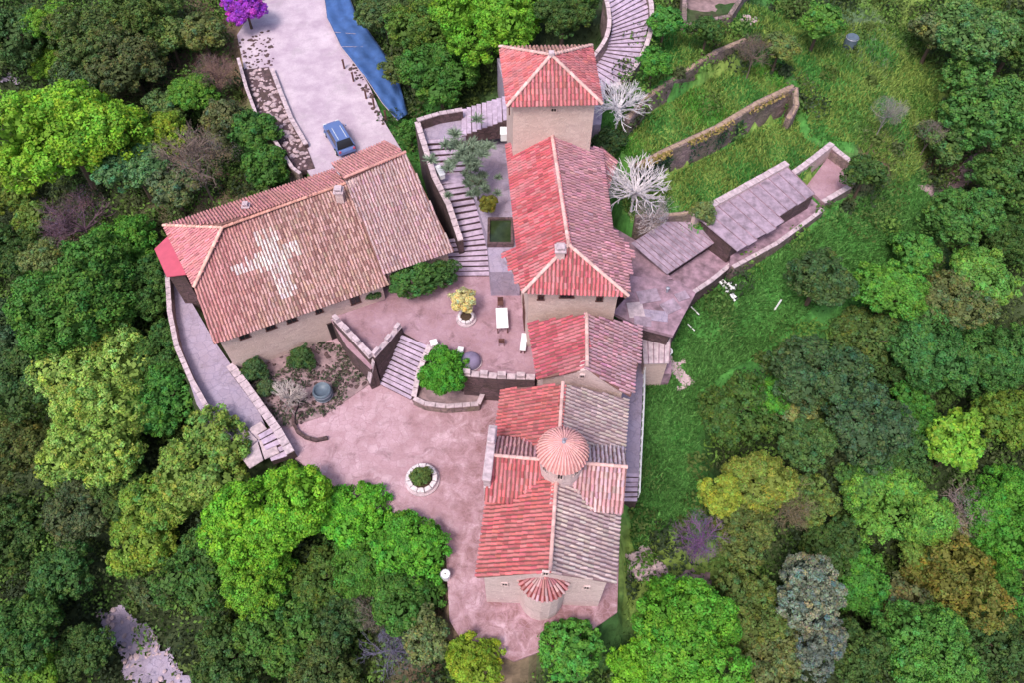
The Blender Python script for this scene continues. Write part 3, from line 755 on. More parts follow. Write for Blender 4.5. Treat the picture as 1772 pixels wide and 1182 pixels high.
sheet(t, [P(1114,630,3.0), P(1158,629,3.0), P(1161,584,3.2), P(1111,584,3.2)], 'coping', 5, 'roof_board')
b = MB(); b.prism(inset(PP([(1114,630),(1158,629),(1161,580),(1111,580)], 2.9), .1), -1, 2.88); b.build('wall', 'wall', t)
b = MB(); q = P(1138,634,0); gz = 1.9
b.lathe(q.x, q.y, [(.62, 1.2), (.72, 2.0), (.76, 2.02), (.76, 2.08), (.66, 2.08), (.58, 1.5), (.02, 1.5)], 20); tb = b.build('water_tub', 'white'); tag(tb, 'round white tub at the foot of the little flat-roofed shed', 'tub'); tb.scale = (1, .6, 1); tb.location.y = q.y * .4
slab('tub_plinth', PP([(1112,626),(1162,626),(1162,648),(1112,648)], 1.2), 1.2, 'slab', 3)
# walled yard at the far end
slab('yard_floor', YARD, 3.6, 'court2', 4)
slab('annex_foot', ALEDGE, 3.5, 'slab', 5)
run_wall('crooked pale yard wall at the outer end of the long annex', [P(1372,300,5.0), P(1405,276,5.0), P(1440,248,4.9)], 1, [5.0, 5.0, 4.9], .45, 'churchwall')
run_wall('short brown wall closing the yard beyond the long annex', [P(1440,254,4.6), P(1478,284,4.5), P(1474,318,4.3)], 1, [4.6, 4.5, 4.3], .4, 'terrwall')
run_wall('low tumbled wall on the lower side of the end yard', [P(1470,322,4.0), P(1448,336,3.9), P(1424,350,3.9)], 0, 3.95, .4, 'terrwall')
# ------------------------------------------------------------------ garden terraces
run_wall('upper terrace wall of weathered purple-brown stone left of the dry shrubs', [P(1085,205,8.4), P(1120,166,8.5), P(1180,126,8.6), P(1240,88,8.6), P(1292,62,8.6)], 5, [8.4, 8.5, 8.6, 8.6, 8.3], .5, 'terrwall', clen=.8, copem='strawcope', copew=-.2, copeh=.05)
run_wall('long middle terrace wall with yellowed grass top crossing below the green bed', [P(1102,286,7.0), P(1160,256,7.0), P(1240,220,7.1), P(1310,178,7.2), P(1374,148,7.2)], 3.5, [7.0, 7.0, 7.1, 7.2, 7.2], .55, 'terrwall', clen=.8, copem='strawcope', copew=-.2, copeh=.05)
run_wall('short return wall at the right end of the terrace beds', [P(1376,150,7.1), P(1378,182,6.6), P(1364,205,5.6)], 3.5, [7.1, 6.6, 5.6], .5, 'terrwall', clen=.8, copem='strawcope', copew=-.2, copeh=.05)
run_wall('retaining wall between the bed and bare trees behind the monastery', [P(1100,372,5.6), P(1150,372,5.5), P(1205,368,5.4)], 3, 5.5, .4, 'terrwall', copem='strawcope', copew=-.2, copeh=.05)

# ------------------------------------------------------------------ court walls, stairs
run_wall('outer parapet curving along the violet stone path above the woods', PP([(290,478),(294,540),(306,600),(332,660),(362,712),(400,762)], .95), -4, .95, .32, 'terrwall')
run_wall('low double wall between violet path and the courtyard garden', PP([(398,632),(428,672),(452,706),(480,745),(503,785)], .95), -1, .95, .55, 'darkwall')
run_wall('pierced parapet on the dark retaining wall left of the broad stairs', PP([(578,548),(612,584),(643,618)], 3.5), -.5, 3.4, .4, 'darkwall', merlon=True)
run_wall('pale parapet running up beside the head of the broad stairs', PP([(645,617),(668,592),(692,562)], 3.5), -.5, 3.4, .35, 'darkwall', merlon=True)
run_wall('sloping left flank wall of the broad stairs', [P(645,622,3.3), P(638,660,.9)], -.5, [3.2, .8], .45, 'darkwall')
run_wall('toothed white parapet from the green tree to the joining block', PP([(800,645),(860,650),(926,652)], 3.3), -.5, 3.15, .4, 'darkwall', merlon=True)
run_wall('retaining wall behind the bright green tree', PP([(746,596),(768,622),(800,645)], 3.0), -.5, 3.0, .4, 'darkwall')
run_wall('right flank wall of the broad stairs beside the tree planter', [P(744,598,3.0), P(726,640,1.9), P(716,688,.8)], -.5, [3.0, 1.9, .8], .35, 'darkwall')
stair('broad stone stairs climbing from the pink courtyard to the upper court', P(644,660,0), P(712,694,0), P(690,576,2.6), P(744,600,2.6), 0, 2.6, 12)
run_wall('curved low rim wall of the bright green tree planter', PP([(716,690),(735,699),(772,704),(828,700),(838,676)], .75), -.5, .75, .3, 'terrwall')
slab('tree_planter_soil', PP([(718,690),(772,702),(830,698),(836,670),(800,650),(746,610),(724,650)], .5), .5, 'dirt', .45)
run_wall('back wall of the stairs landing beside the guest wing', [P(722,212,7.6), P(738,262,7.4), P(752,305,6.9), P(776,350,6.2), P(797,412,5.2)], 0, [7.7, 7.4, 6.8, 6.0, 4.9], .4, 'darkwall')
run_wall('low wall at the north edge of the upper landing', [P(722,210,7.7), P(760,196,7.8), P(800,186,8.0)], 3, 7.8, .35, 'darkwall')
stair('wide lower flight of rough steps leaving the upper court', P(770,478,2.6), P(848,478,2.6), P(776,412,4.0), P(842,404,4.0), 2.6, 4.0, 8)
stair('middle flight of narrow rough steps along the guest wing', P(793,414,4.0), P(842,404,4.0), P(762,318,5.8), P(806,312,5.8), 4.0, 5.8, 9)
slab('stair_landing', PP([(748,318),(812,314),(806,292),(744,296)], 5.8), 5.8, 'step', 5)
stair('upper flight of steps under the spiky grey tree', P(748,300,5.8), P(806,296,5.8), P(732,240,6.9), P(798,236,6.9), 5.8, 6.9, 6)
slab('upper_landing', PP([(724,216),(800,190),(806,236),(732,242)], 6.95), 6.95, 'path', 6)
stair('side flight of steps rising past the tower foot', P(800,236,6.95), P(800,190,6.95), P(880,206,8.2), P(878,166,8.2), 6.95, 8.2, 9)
slab('tower_yard', PP([(806,240),(800,312),(812,316),(842,404),(848,470),(900,470),(890,220),(880,206)], 5.4), 5.4, 'path', 4)
slab('tower_passage', PP([(878,166),(886,212),(1040,215),(1050,130),(1010,95),(860,100)], 8.2), 8.2, 'path', 6)
rr = [((1022,112),(1052,150),8.3),((1016,92),(1078,118),8.5)]
# curved stairs behind the tower: fan of treads
cp_in = [(1018,118),(1030,104),(1042,88),(1052,74),(1058,58),(1060,40),(1058,20),(1052,-4)]
cp_out = [(1058,150),(1086,126),(1104,98),(1116,70),(1122,40),(1122,12),(1116,-14),(1104,-36)]
t = thing('curved_stairs', 'curved flight of broad pale steps sweeping round behind the tower', 'stairs')
nst = 21
def along(ps, s):
    s *= len(ps) - 1; i = min(int(s), len(ps) - 2); f = s - i
    return (ps[i][0] * (1 - f) + ps[i + 1][0] * f, ps[i][1] * (1 - f) + ps[i + 1][1] * f)
for i in range(nst):
    z = 8.3 + .14 * i; q = [along(cp_in, i / nst), along(cp_out, i / nst), along(cp_out, (i + .99) / nst), along(cp_in, (i + .99) / nst)]
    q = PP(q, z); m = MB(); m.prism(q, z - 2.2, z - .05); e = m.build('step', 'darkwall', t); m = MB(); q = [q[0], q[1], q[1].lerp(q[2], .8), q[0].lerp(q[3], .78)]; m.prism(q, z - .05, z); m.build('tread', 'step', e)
run_wall('outer kerb wall of the curved stairs behind the tower', [P(*along(cp_out, s), 8.6 + 2.9 * s) + Vector((.3, 0, 0)) for s in np.linspace(0, 1, 9)], 5, [8.6 + 2.9 * s for s in np.linspace(0, 1, 9)], .35, 'terrwall')
run_wall('inner kerb wall of the curved stairs beside the dark trees', [P(*along(cp_in, s), 8.7 + 2.9 * s) - Vector((.25, 0, 0)) for s in np.linspace(.1, 1, 8)], 5, [8.9 + 2.9 * s for s in np.linspace(.1, 1, 8)], .3, 'terrwall')
# walk along the church's east side
slab('church_walk', PP([(1112,585),(1113,650),(1106,820),(1060,820),(1080,600)], 1.3), 1.3, 'path', 5)
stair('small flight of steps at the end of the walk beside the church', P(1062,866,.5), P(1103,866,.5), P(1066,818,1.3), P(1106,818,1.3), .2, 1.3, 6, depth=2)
t = thing('railing', 'thin white railing along the walk on the grassy side of the church', 'railing', tuple(P(1112,640,1.3)))
rp = [P(1113,640,1.3), P(1112,700,1.3), P(1109,760,1.3), P(1106,815,1.3), P(1104,862,.4)]
o0 = Vector(t.location)
for i in range(17):
    s = i / 16 * 4; k = min(int(s), 3); q = rp[k].lerp(rp[k + 1], s - k) - o0
    m = MB(); m.tube([q, q + Vector((0, 0, .95))], [.035, .035], 5); m.build('post', 'white', t)
for h in (.5, .95):
    m = MB(); m.tube([p - o0 + Vector((0, 0, h)) for p in rp], [.03] * 5, 5); m.build('rail', 'white', t)
# steps and slabs at the lower end of the violet path
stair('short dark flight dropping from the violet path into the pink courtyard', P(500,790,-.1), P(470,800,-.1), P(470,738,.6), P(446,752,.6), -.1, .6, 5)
t = thing('paved_landing', 'landing of four big pale flagstones at the foot of the violet path', 'paving', tuple(P(430,775,.15)))
o0 = Vector(t.location)
for q in ([(396,768),(428,744),(446,762),(414,790)], [(430,743),(452,730),(470,752),(448,762)], [(448,764),(470,754),(484,784),(458,796)], [(416,791),(446,765),(456,797),(432,812)]):
    pts = [p - o0 for p in PP(q, .2)]; m = MB(); m.prism([Vector((p.x, p.y, 0)) for p in pts], -.02, .09 + random.uniform(0, .03)); bevel(m.build('flagstone', 'coping', t), .03)
run_wall('low dark curved kerb round the shrubs at the edge of the pink courtyard', PP([(514,700),(507,716),(507,732),(514,746),(528,756),(546,761),(566,757)], .3), -.2, .28, .22, 'darkwall', cope=False, name='kerb')

# ------------------------------------------------------------------ things in the courts
def ring_planter(label, p, ro, ri, h, k=8, z=0, stones=12):
    t = thing('ring_planter', label, 'planter', (p.x, p.y, z))
    seg = MB(); a = math.pi / stones * .93
    v = []
    for zz in (0, h):
        for r, s in ((ri, -a), (ro, -a), (ro * math.cos(0) * 1.0, a), (ri, a)): v.append((r * math.cos(s), r * math.sin(s), zz))
    seg.add(v, [(3, 2, 1, 0), (4, 5, 6, 7), (0, 1, 5, 4), (1, 2, 6, 5), (2, 3, 7, 6), (3, 0, 4, 7)]); me = mesh('rim_stone', seg.v, seg.f, 'planter')
    for i in range(stones):
        bevel(link('rim_stone', me, t, rot=(0, 0, 2 * math.pi * i / stones), scale=(1, 1, random.uniform(.93, 1.05))), .04)
    m = MB(); m.lathe(0, 0, [(ro + .12, 0), (ro + .12, .14), (ro - .1, .14)], 28); m.build('plinth', 'coping', t)
    m = MB(); m.lathe(0, 0, [(ri + .02, h * .7), (ri * .5, h * .78), (.01, h * .8)], 20); m.build('soil', 'soil', t)
    return t
ring_planter('octagonal white stone ring planter standing alone in the pink courtyard', P(731,832,0), 1.06, .74, .55, z=0)
ring_planter('small white ring planter under the yellow shrub in the upper court', P(807,552,2.6), .62, .42, .5, z=2.6, stones=10)
def table(label, p, w, l, h, rz, mat='white', name='white_table', cat='table', th=.06):
    t = thing(name, label, cat, (p.x, p.y, p.z), rz)
    m = MB(); m.box(0, 0, h - th / 2, w, l, th); bevel(m.build('table_top' if cat == 'table' else 'seat', mat, t), .015)
    for sx in (-1, 1):
        for sy in (-1, 1):
            m = MB(); m.box(sx * (w / 2 - .08), sy * (l / 2 - .08), (h - th) / 2, .07, .07, h - th); m.build('leg', 'wood', t)
    return t
table('bright white rectangular table in front of the monastery door', P(869,560,2.6), .85, 1.75, .8, R(3))
table('narrow white bench against the monastery wall right of the table', P(906,598,2.6), .42, 1.5, .5, R(-6), name='white_bench', cat='bench')
def bench_stool(label, p, rz):
    t = thing('wooden_chair', label, 'chair', (p.x, p.y, p.z), rz)
    m = MB(); m.box(0, 0, .45, .42, .42, .04); m.build('seat', 'wood', t)
    m = MB(); m.box(0, .2, .7, .42, .04, .45); m.build('backrest', 'wood', t)
    for sx in (-1, 1):
        for sy in (-1, 1): m = MB(); m.box(sx * .18, sy * .18, .215, .04, .04, .43); m.build('leg', 'wood', t)
bench_stool('dark wooden chair at the near end of the white table', P(868,596,2.6), R(180))
bench_stool('dark wooden chair at the far end of the white table', P(866,530,2.6), R(0))
# parasol folded / domed cover, barrel
t = thing('round_cover', 'grey-violet round cloth cover beside the bright green tree', 'cover', tuple(P(815,628,2.6)))
m = MB(); m.lathe(0, 0, [(.72, 0), (.7, .35), (.55, .6), (.3, .74), (.02, .8)], 18); m.build('cloth', 'purplecloth', t, smooth=True)
m = MB(); m.lathe(0, 0, [(.78, 0), (.78, .12), (.6, .12)], 18); m.build('base_ring', 'coping', t)
t = thing('water_barrel', 'open blue-grey water barrel in the untidy courtyard garden', 'barrel', tuple(P(561,686,0.06)))
m = MB(); m.lathe(0, 0, [(.6, 0), (.68, .3), (.68, .8), (.62, .95), (.56, .95), (.55, .75), (.01, .75)], 20); m.build('shell', 'barrel', t, smooth=True)
for z in (.25, .65): m = MB(); m.lathe(0, 0, [(.69, z), (.71, z + .03), (.69, z + .06)], 20); m.build('hoop', 'metal', t)
for q in ([(745,585),(760,585),(762,600),(748,604)], [(795,604),(808,604),(812,618),(800,620)]):
    pass
def block(name, label, cat, px, py, z, sx, sy, sz, rz, mat, bev=.03):
    p = P(px, py, z); m = MB(); m.box(0, 0, sz / 2, sx, sy, sz); m.box(0, 0, sz + .03, sx + .08, sy + .08, .06)
    o = m.build(name, mat, loc=p); o.rotation_euler = (0, 0, rz); tag(o, label, cat); bevel(o, bev); return o
block('stone_pier', 'short white stone pier at the head of the broad stairs', 'pier', 752, 600, 2.6, .45, .45, .55, .3, 'white')
block('stone_pier', 'white block between the green tree and the grey-violet cover', 'block', 797, 612, 2.6, .35, .5, .4, -.2, 'white')
block('gate_pier', 'white pier topping the wall by the middle stairs flight', 'pier', 762, 302, 6.3, .4, 1.1, .45, .45, 'white')
block('gate_pier', 'second smaller white block lower down the stair wall', 'pier', 773, 352, 5.6, .35, .7, .4, .4, 'white')
block('air_unit', 'pale box fixed low on the left side of the tower foot', 'box', 872, 238, 7.0, .5, .8, .7, 0, 'white')
# cistern + jar
t = thing('open_cistern', 'square stone cistern of dark green water beside the main block', 'cistern', tuple(P(866,404,5.4)))
m = MB()
for x, y, sx, sy in ((0, 1.2, 1.9, .18), (0, -1.2, 1.9, .18), (-.86, 0, .18, 2.22), (.86, 0, .18, 2.22)): m.box(x, y, .2, sx, sy, .4)
m.build('basin_wall', 'darkwall', t)
M['water'] = mat_plain('green_water', lin(46, 58, 36), .12, .3, 2, bumpd=.004)
m = MB(); m.box(0, 0, .12, 1.54, 2.22, .2); m.build('water', 'water', t)
# blue car
t = thing('blue_car', 'small blue hatchback parked on the pale road beside the tiled roof', 'car', tuple(P(589,246,3.0)), R(28))
def car(t):
    m = MB(); L, W = 4.0, 1.66; secs = [(-2.0, .45, .62, .80), (-1.85, .3, .78, .9), (-1.1, .26, .86, 1.), (0, .26, .88, 1.), (1.0, .26, .86, 1.), (1.75, .3, .78, .95), (2.0, .42, .62, .82)]
    v = []; f = []
    for y, zb, zt, w in secs:
        hw = W / 2 * w
        v += [(-hw, y, zb), (-hw * 1.0, y, (zb + zt) / 2), (-hw * .93, y, zt), (hw * .93, y, zt), (hw, y, (zb + zt) / 2), (hw, y, zb)]
    for i in range(len(secs) - 1):
        for j in range(6): a = i * 6 + j; b_ = i * 6 + (j + 1) % 6; f.append((a, b_, b_ + 6, a + 6))
    f += [tuple(range(6)), tuple(range(36, 42))[::-1]]
    m.add(v, f); o = m.build('body', 'carblue', t, smooth=False); bevel(o, .04, 2)
    m = MB(); v = [(-.74, -1.75, .86), (.74, -1.75, .86), (.74, .95, .86), (-.74, .95, .86), (-.6, -1.35, 1.4), (.6, -1.35, 1.4), (.58, .35, 1.4), (-.58, .35, 1.4)]
    m.add(v, [(0, 1, 5, 4), (1, 2, 6, 5), (2, 3, 7, 6), (3, 0, 4, 7), (3, 2, 1, 0), (4, 5, 6, 7)]); m.build('window_glass', 'glass', t)
    m = MB(); m.box(0, -.5, 1.43, 1.22, 1.75, .06); bevel(m.build('roof', 'carblue', t), .03, 2)
    for x in (-1, 1):
        m = MB(); m.tube([(x * .62, .38, 1.4), (x * .76, .98, .88)], [.04, .04], 5); m.build('windscreen_pillar', 'carblue', t)
        m = MB(); m.tube([(x * .62, -1.35, 1.4), (x * .76, -1.75, .88)], [.05, .05], 5); m.build('rear_pillar', 'carblue', t)
        m = MB(); m.tube([(x * .9, .75, .95), (x * 1.0, .72, .97)], [.06, .07], 6); m.build('mirror', 'carblue', t)
        m = MB(); m.box(x * .55, 1.93, .66, .3, .1, .14); m.build('headlight', 'chrome', t)
        m = MB(); m.box(x * .62, -1.93, .7, .2, .1, .2); m.build('tail_light', 'redsheet', t)
        for y in (-1.25, 1.25):
            m = MB(); m.tube([(x * .66, y, .31), (x * .86, y, .31)], [.31, .31], 16); w = m.build('wheel', 'rubber', t)
            m = MB(); m.tube([(x * .855, y, .31), (x * .875, y, .31)], [.18, .17], 10); m.build('rim', 'chrome', w)
    for x in (-.35, .35): m = MB(); m.box(x, -.5, 1.48, .04, 1.6, .04); m.build('roof_rack', 'chrome', t)
car(t)
# blue tarpaulin: wrinkled sheet
t = thing('blue_tarpaulin', 'big wrinkled bright blue tarpaulin spread along the road edge', 'tarpaulin')
Lf = [(556,-40),(566,30),(590,80),(630,130),(662,178),(688,208)]; Rt = [(592,-40),(614,20),(640,56),(668,96),(690,140),(706,196)]
nu, nv = 40, 12; V = []; F = []
for i in range(nu + 1):
    for j in range(nv + 1):
        a = along(Lf, i / nu); b_ = along(Rt, i / nu); s = j / nv
        z = 3.35 - .15 * s + .09 * math.sin(i * .9 + j * .6) + .07 * math.sin(i * .37 - j * 1.3) + random.uniform(-.03, .03)
        V.append(P(a[0] * (1 - s) + b_[0] * s, a[1] * (1 - s) + b_[1] * s, z))
for i in range(nu):
    for j in range(nv): a = i * (nv + 1) + j; F.append((a, a + 1, a + nv + 2, a + nv + 1))
o = link('sheet', mesh('sheet', V, F, 'blue', smooth=True), t); md = o.modifiers.new('s', 'SOLIDIFY'); md.thickness = .02
for pts, n_ in ((Lf, 'edge_rope'), (Rt, 'edge_rope')):
    m = MB(); m.tube([P(a, b_, 3.42 if pts is Lf else 2.95) for a, b_ in pts], [.03] * len(pts), 5); m.build(n_, 'coping', t)
for i in range(2):
    s = .3 + i * .1; a = along(Lf, s); b_ = along(Rt, s + .12); m = MB(); m.tube([P(*a, 3.5), P((a[0] + b_[0]) / 2, (a[1] + b_[1]) / 2, 3.3), P(*b_, 3.05)], [.02] * 3, 4); m.build('tie_rope', 'coping', t)
for i, (a, b_) in enumerate(((596,118),(612,140),(634,170),(648,186),(668,206))):
    p = P(a, b_, 3.0); m = MB(); m.box(0, 0, .45, .14, .14, .9); m.box(0, 0, .93, .18, .18, .06); o = m.build('fence_post', 'wood', loc=p)
    tag(o, ['squat wooden post nearest the top along the blue tarpaulin', 'second wooden post down beside the blue tarpaulin', 'middle one of the five posts edging the blue tarpaulin', 'fourth wooden post down beside the tarpaulin edge', 'last wooden post below the bottom tip of the tarpaulin'][i], 'post', 'posts along the road edge')
# road edge walls and rubble strip
run_wall('thin pale wall edging the left of the road terrace', PP([(412,100),(426,150),(448,210),(478,246),(506,290),(520,300)], 3.7), -1, 3.7, .25, 'terrwall')
run_wall('low inner rubble wall between road and planting strip', PP([(470,118),(486,160),(504,205),(530,250)], 3.35), 2.5, 3.35, .35, 'darkwall')
slab('planting_strip', PP([(418,120),(465,115),(484,165),(504,208),(532,256),(545,290),(515,296),(480,240),(448,205),(430,150)], 3.06), 3.06, 'darkwall', .5)
def rock_mesh(seed):
    r_ = random.Random(seed); v = []; f = []
    k = 7
    for i, (zz, rr) in enumerate(((-.3, .7), (.1, 1.), (.45, .75), (.62, .3))):
        for j in range(k): a = 2 * math.pi * j / k + i * .3; q = rr * r_.uniform(.75, 1.15); v.append((q * math.cos(a), q * math.sin(a), zz + r_.uniform(-.08, .08)))
    for i in range(3):
        for j in range(k): f.append((i * k + j, i * k + (j + 1) % k, (i + 1) * k + (j + 1) % k, (i + 1) * k + j))
    f.append(tuple(range(21, 28)))
    return f, v
rocks = [rock_mesh(i) for i in range(5)]
def rubble(name, pts, zf, smin, smax, mat, kind='stuff'):
    mb = MB()
    for x, y in pts:
        f, v = random.choice(rocks); s = random.uniform(smin, smax); a = random.uniform(0, 6.28); sx, sy, sz = s * random.uniform(.7, 1.3), s * random.uniform(.7, 1.3), s * random.uniform(.5, .9)
        z = zf(x, y); ca, sa = math.cos(a), math.sin(a)
        mb.add([(x + p[0] * sx * ca - p[1] * sy * sa, y + p[0] * sx * sa + p[1] * sy * ca, z + p[2] * sz) for p in v], f)
    return mb.build(name, mat, kind=kind)
def scatter(poly, n):
    xs = [p.x for p in poly]; ys = [p.y for p in poly]; out = []
    while len(out) < n:
        X = rng.uniform(min(xs), max(xs), 200); Y = rng.uniform(min(ys), max(ys), 200); m = inpoly(X, Y, [(p.x, p.y) for p in poly]); out += list(zip(X[m], Y[m]))
    return out[:n]
STRIP = PP([(424,122),(462,118),(484,170),(504,210),(528,252),(540,284),(515,290),(484,240),(452,205),(434,150)], 3.06)
rubble('strip_rubble', scatter(STRIP, 190), lambda x, y: 3.05, .07, .26, 'rock')
rubble('road_edge_rubble', scatter(PP([(412,70),(470,50),(480,110),(425,125)], 3), 90) + scatter(PP([(600,110),(612,108),(672,210),(660,216)], 3), 50), lambda x, y: 3.0, .05, .2, 'darkwall')
rubble('garden_rubble', scatter(GARD, 200), lambda x, y: .05, .04, .2, 'darkwall')
DRAPED = []
def drape(name, pxpoly, mat, off=.12, h=0):
    poly = [hit(a, b_, 0) for a, b_ in pxpoly]; xs = [p.x for p in poly]; ys = [p.y for p in poly]
    X, Y = np.meshgrid(np.arange(min(xs) - .4, max(xs) + .4, .12), np.arange(min(ys) - .4, max(ys) + .4, .12))
    Z = idw(X, Y, CZ); Z = Z + .12 * np.sin(X * 1.3 + np.sin(Y * .9) * 2) * np.sin(Y * 1.1 + np.sin(X * .7)) + off + rng.normal(0, .012, X.shape)
    ii = np.arange(X.size).reshape(X.shape); Fq = np.stack([ii[:-1, :-1], ii[:-1, 1:], ii[1:, 1:], ii[1:, :-1]], -1).reshape(-1, 4)
    cx = (X[:-1, :-1] + .06).ravel(); cy = (Y[:-1, :-1] + .06).ravel(); cx, cy = cx + .22 * np.sin(cy * 3.1 + cx) + .12 * np.sin(cx * 7 + cy * 5), cy + .22 * np.sin(cx * 2.7) + .12 * np.sin(cy * 8.3 - cx * 4)
    keep = inpoly(cx, cy, [(p.x, p.y) for p in poly]); me = fastmesh(name, np.stack([X, Y, Z], -1).reshape(-1, 3), Fq[keep], None, mat)
    DRAPED.append([(p.x, p.y) for p in poly]); return link(name, me, kind='structure'), poly
o, RP = drape('rocky_track', [(165,1062),(210,1048),(250,1080),(290,1130),(350,1190),(235,1190),(205,1130)], 'path', .25)
rubble('track_rubble', scatter(RP, 60), lambda x, y: ground_z(x, y) + .25, .06, .25, 'rock')
drape('forest_track', [(-10,128),(20,130),(44,148),(40,156),(10,142),(-10,142)], 'path', .3)
o, q = drape('bare_earth', [(1150,615),(1180,625),(1196,668),(1178,672),(1155,640)], 'rock', .15)
o, q = drape('bare_earth', [(1085,965),(1120,955),(1150,985),(1130,1005),(1090,1000)], 'rock', .15); rubble('bare_rubble', scatter(q, 40), lambda x, y: ground_z(x, y) + .2, .08, .35, 'rock')
o, q = drape('bare_earth', [(1160,1010),(1200,985),(1235,1000),(1225,1030),(1180,1030)], 'dirt', .15)
o, q = drape('bare_earth', [(1040,1050),(1066,1062),(1066,1090),(1040,1080)], 'rock', .3); rubble('corner_rubble', scatter(q, 16), lambda x, y: ground_z(x, y) + .3, .12, .4, 'white')
o, q = drape('bare_earth', [(1590,330),(1680,270),(1700,300),(1620,345)], 'dirt', .2)
# ruined hut at the top edge
t = thing('ruined_hut', 'roofless brown stone hut in the shade at the top edge of the picture', 'hut')
hq = [P(1182,46,8.9), P(1262,30,8.9), P(1300,-30,8.9), P(1185,-40,8.9)]
for i in range(4):
    a, b_ = hq[i], hq[(i + 1) % 4]; m = MB(); d = (b_ - a).normalized(); nn_ = Vector((-d.y, d.x, 0)) * .2; m.prism([a - nn_, b_ - nn_, b_ + nn_, a + nn_], 6.5, 9.1 + .1 * i); m.build('wall', 'terrwall', t)
m = MB(); m.prism(hq, 6.5, 7.6); m.build('floor', 'dirt', t)
rubble('ruin_rubble', scatter([hit(a, b_, 0) for a, b_ in ((1270,28),(1310,30),(1310,48),(1280,48))], 14), lambda x, y: ground_z(x, y) + .1, .1, .3, 'rock')
# white debris and posts on the meadow
def stick(label, pts, r=.07, mat='white', name='white_pole', cat='pole'):
    ps = [hit(a, b_, h) for a, b_, h in pts]; o0 = ps[0].copy(); m = MB(); m.tube([p - o0 for p in ps], [r] * len(ps), 6); o = m.build(name, mat, loc=o0); tag(o, label, cat); return o
stick('short leaning white pole lying alone in the meadow', [(1340,536,.2), (1352,518,.8)])
stick('thin white stake by the terrace corner above the meadow', [(1190,560,.2), (1202,572,.3)], .05, name='white_stake', cat='stake')
stick('thin white stake farther up the meadow edge near the deck', [(1196,530,.2), (1210,544,.3)], .05, name='white_stake', cat='stake')
t = thing('broken_frame', 'broken white metal frame dumped in grass below the annex ledge', 'frame', tuple(hit(1262,500,.2))); o0 = Vector(t.location)
for a, b_ in (((1245,486),(1276,516)), ((1250,484),(1272,500)), ((1256,505),(1275,492)), ((1264,508),(1272,520)), ((1250,494),(1266,488))):
    m = MB(); m.tube([hit(*a, .35) - o0, hit(*b_, .45) - o0], [.1, .09], 5); m.build('bar', 'white', t)
t = thing('litter_bin', 'small white bin half hidden by the big tree at the courtyard edge', 'bin', tuple(P(772,1000,0)))
m = MB(); m.lathe(0, 0, [(.26, 0), (.32, .7), (.3, .75), (.05, .8)], 12); m.build('drum', 'white', t)
m = MB(); m.lathe(0, 0, [(.33, .72), (.33, .78), (.3, .8)], 12); m.build('rim', 'metal', t)
# pale blue pool-like bin spot on the slope
t = thing('blue_barrel', 'faded pale blue barrel standing in the grass of the upper slope', 'barrel', tuple(hit(1467,84,0)))
m = MB(); m.lathe(0, 0, [(.5, 0), (.56, .3), (.56, 1.2), (.5, 1.3), (.03, 1.3)], 14); m.build('shell', 'barrel', t)
m = MB(); m.lathe(0, 0, [(.57, 1.16), (.6, 1.2), (.57, 1.24)], 14); m.build('hoop', 'metal', t)

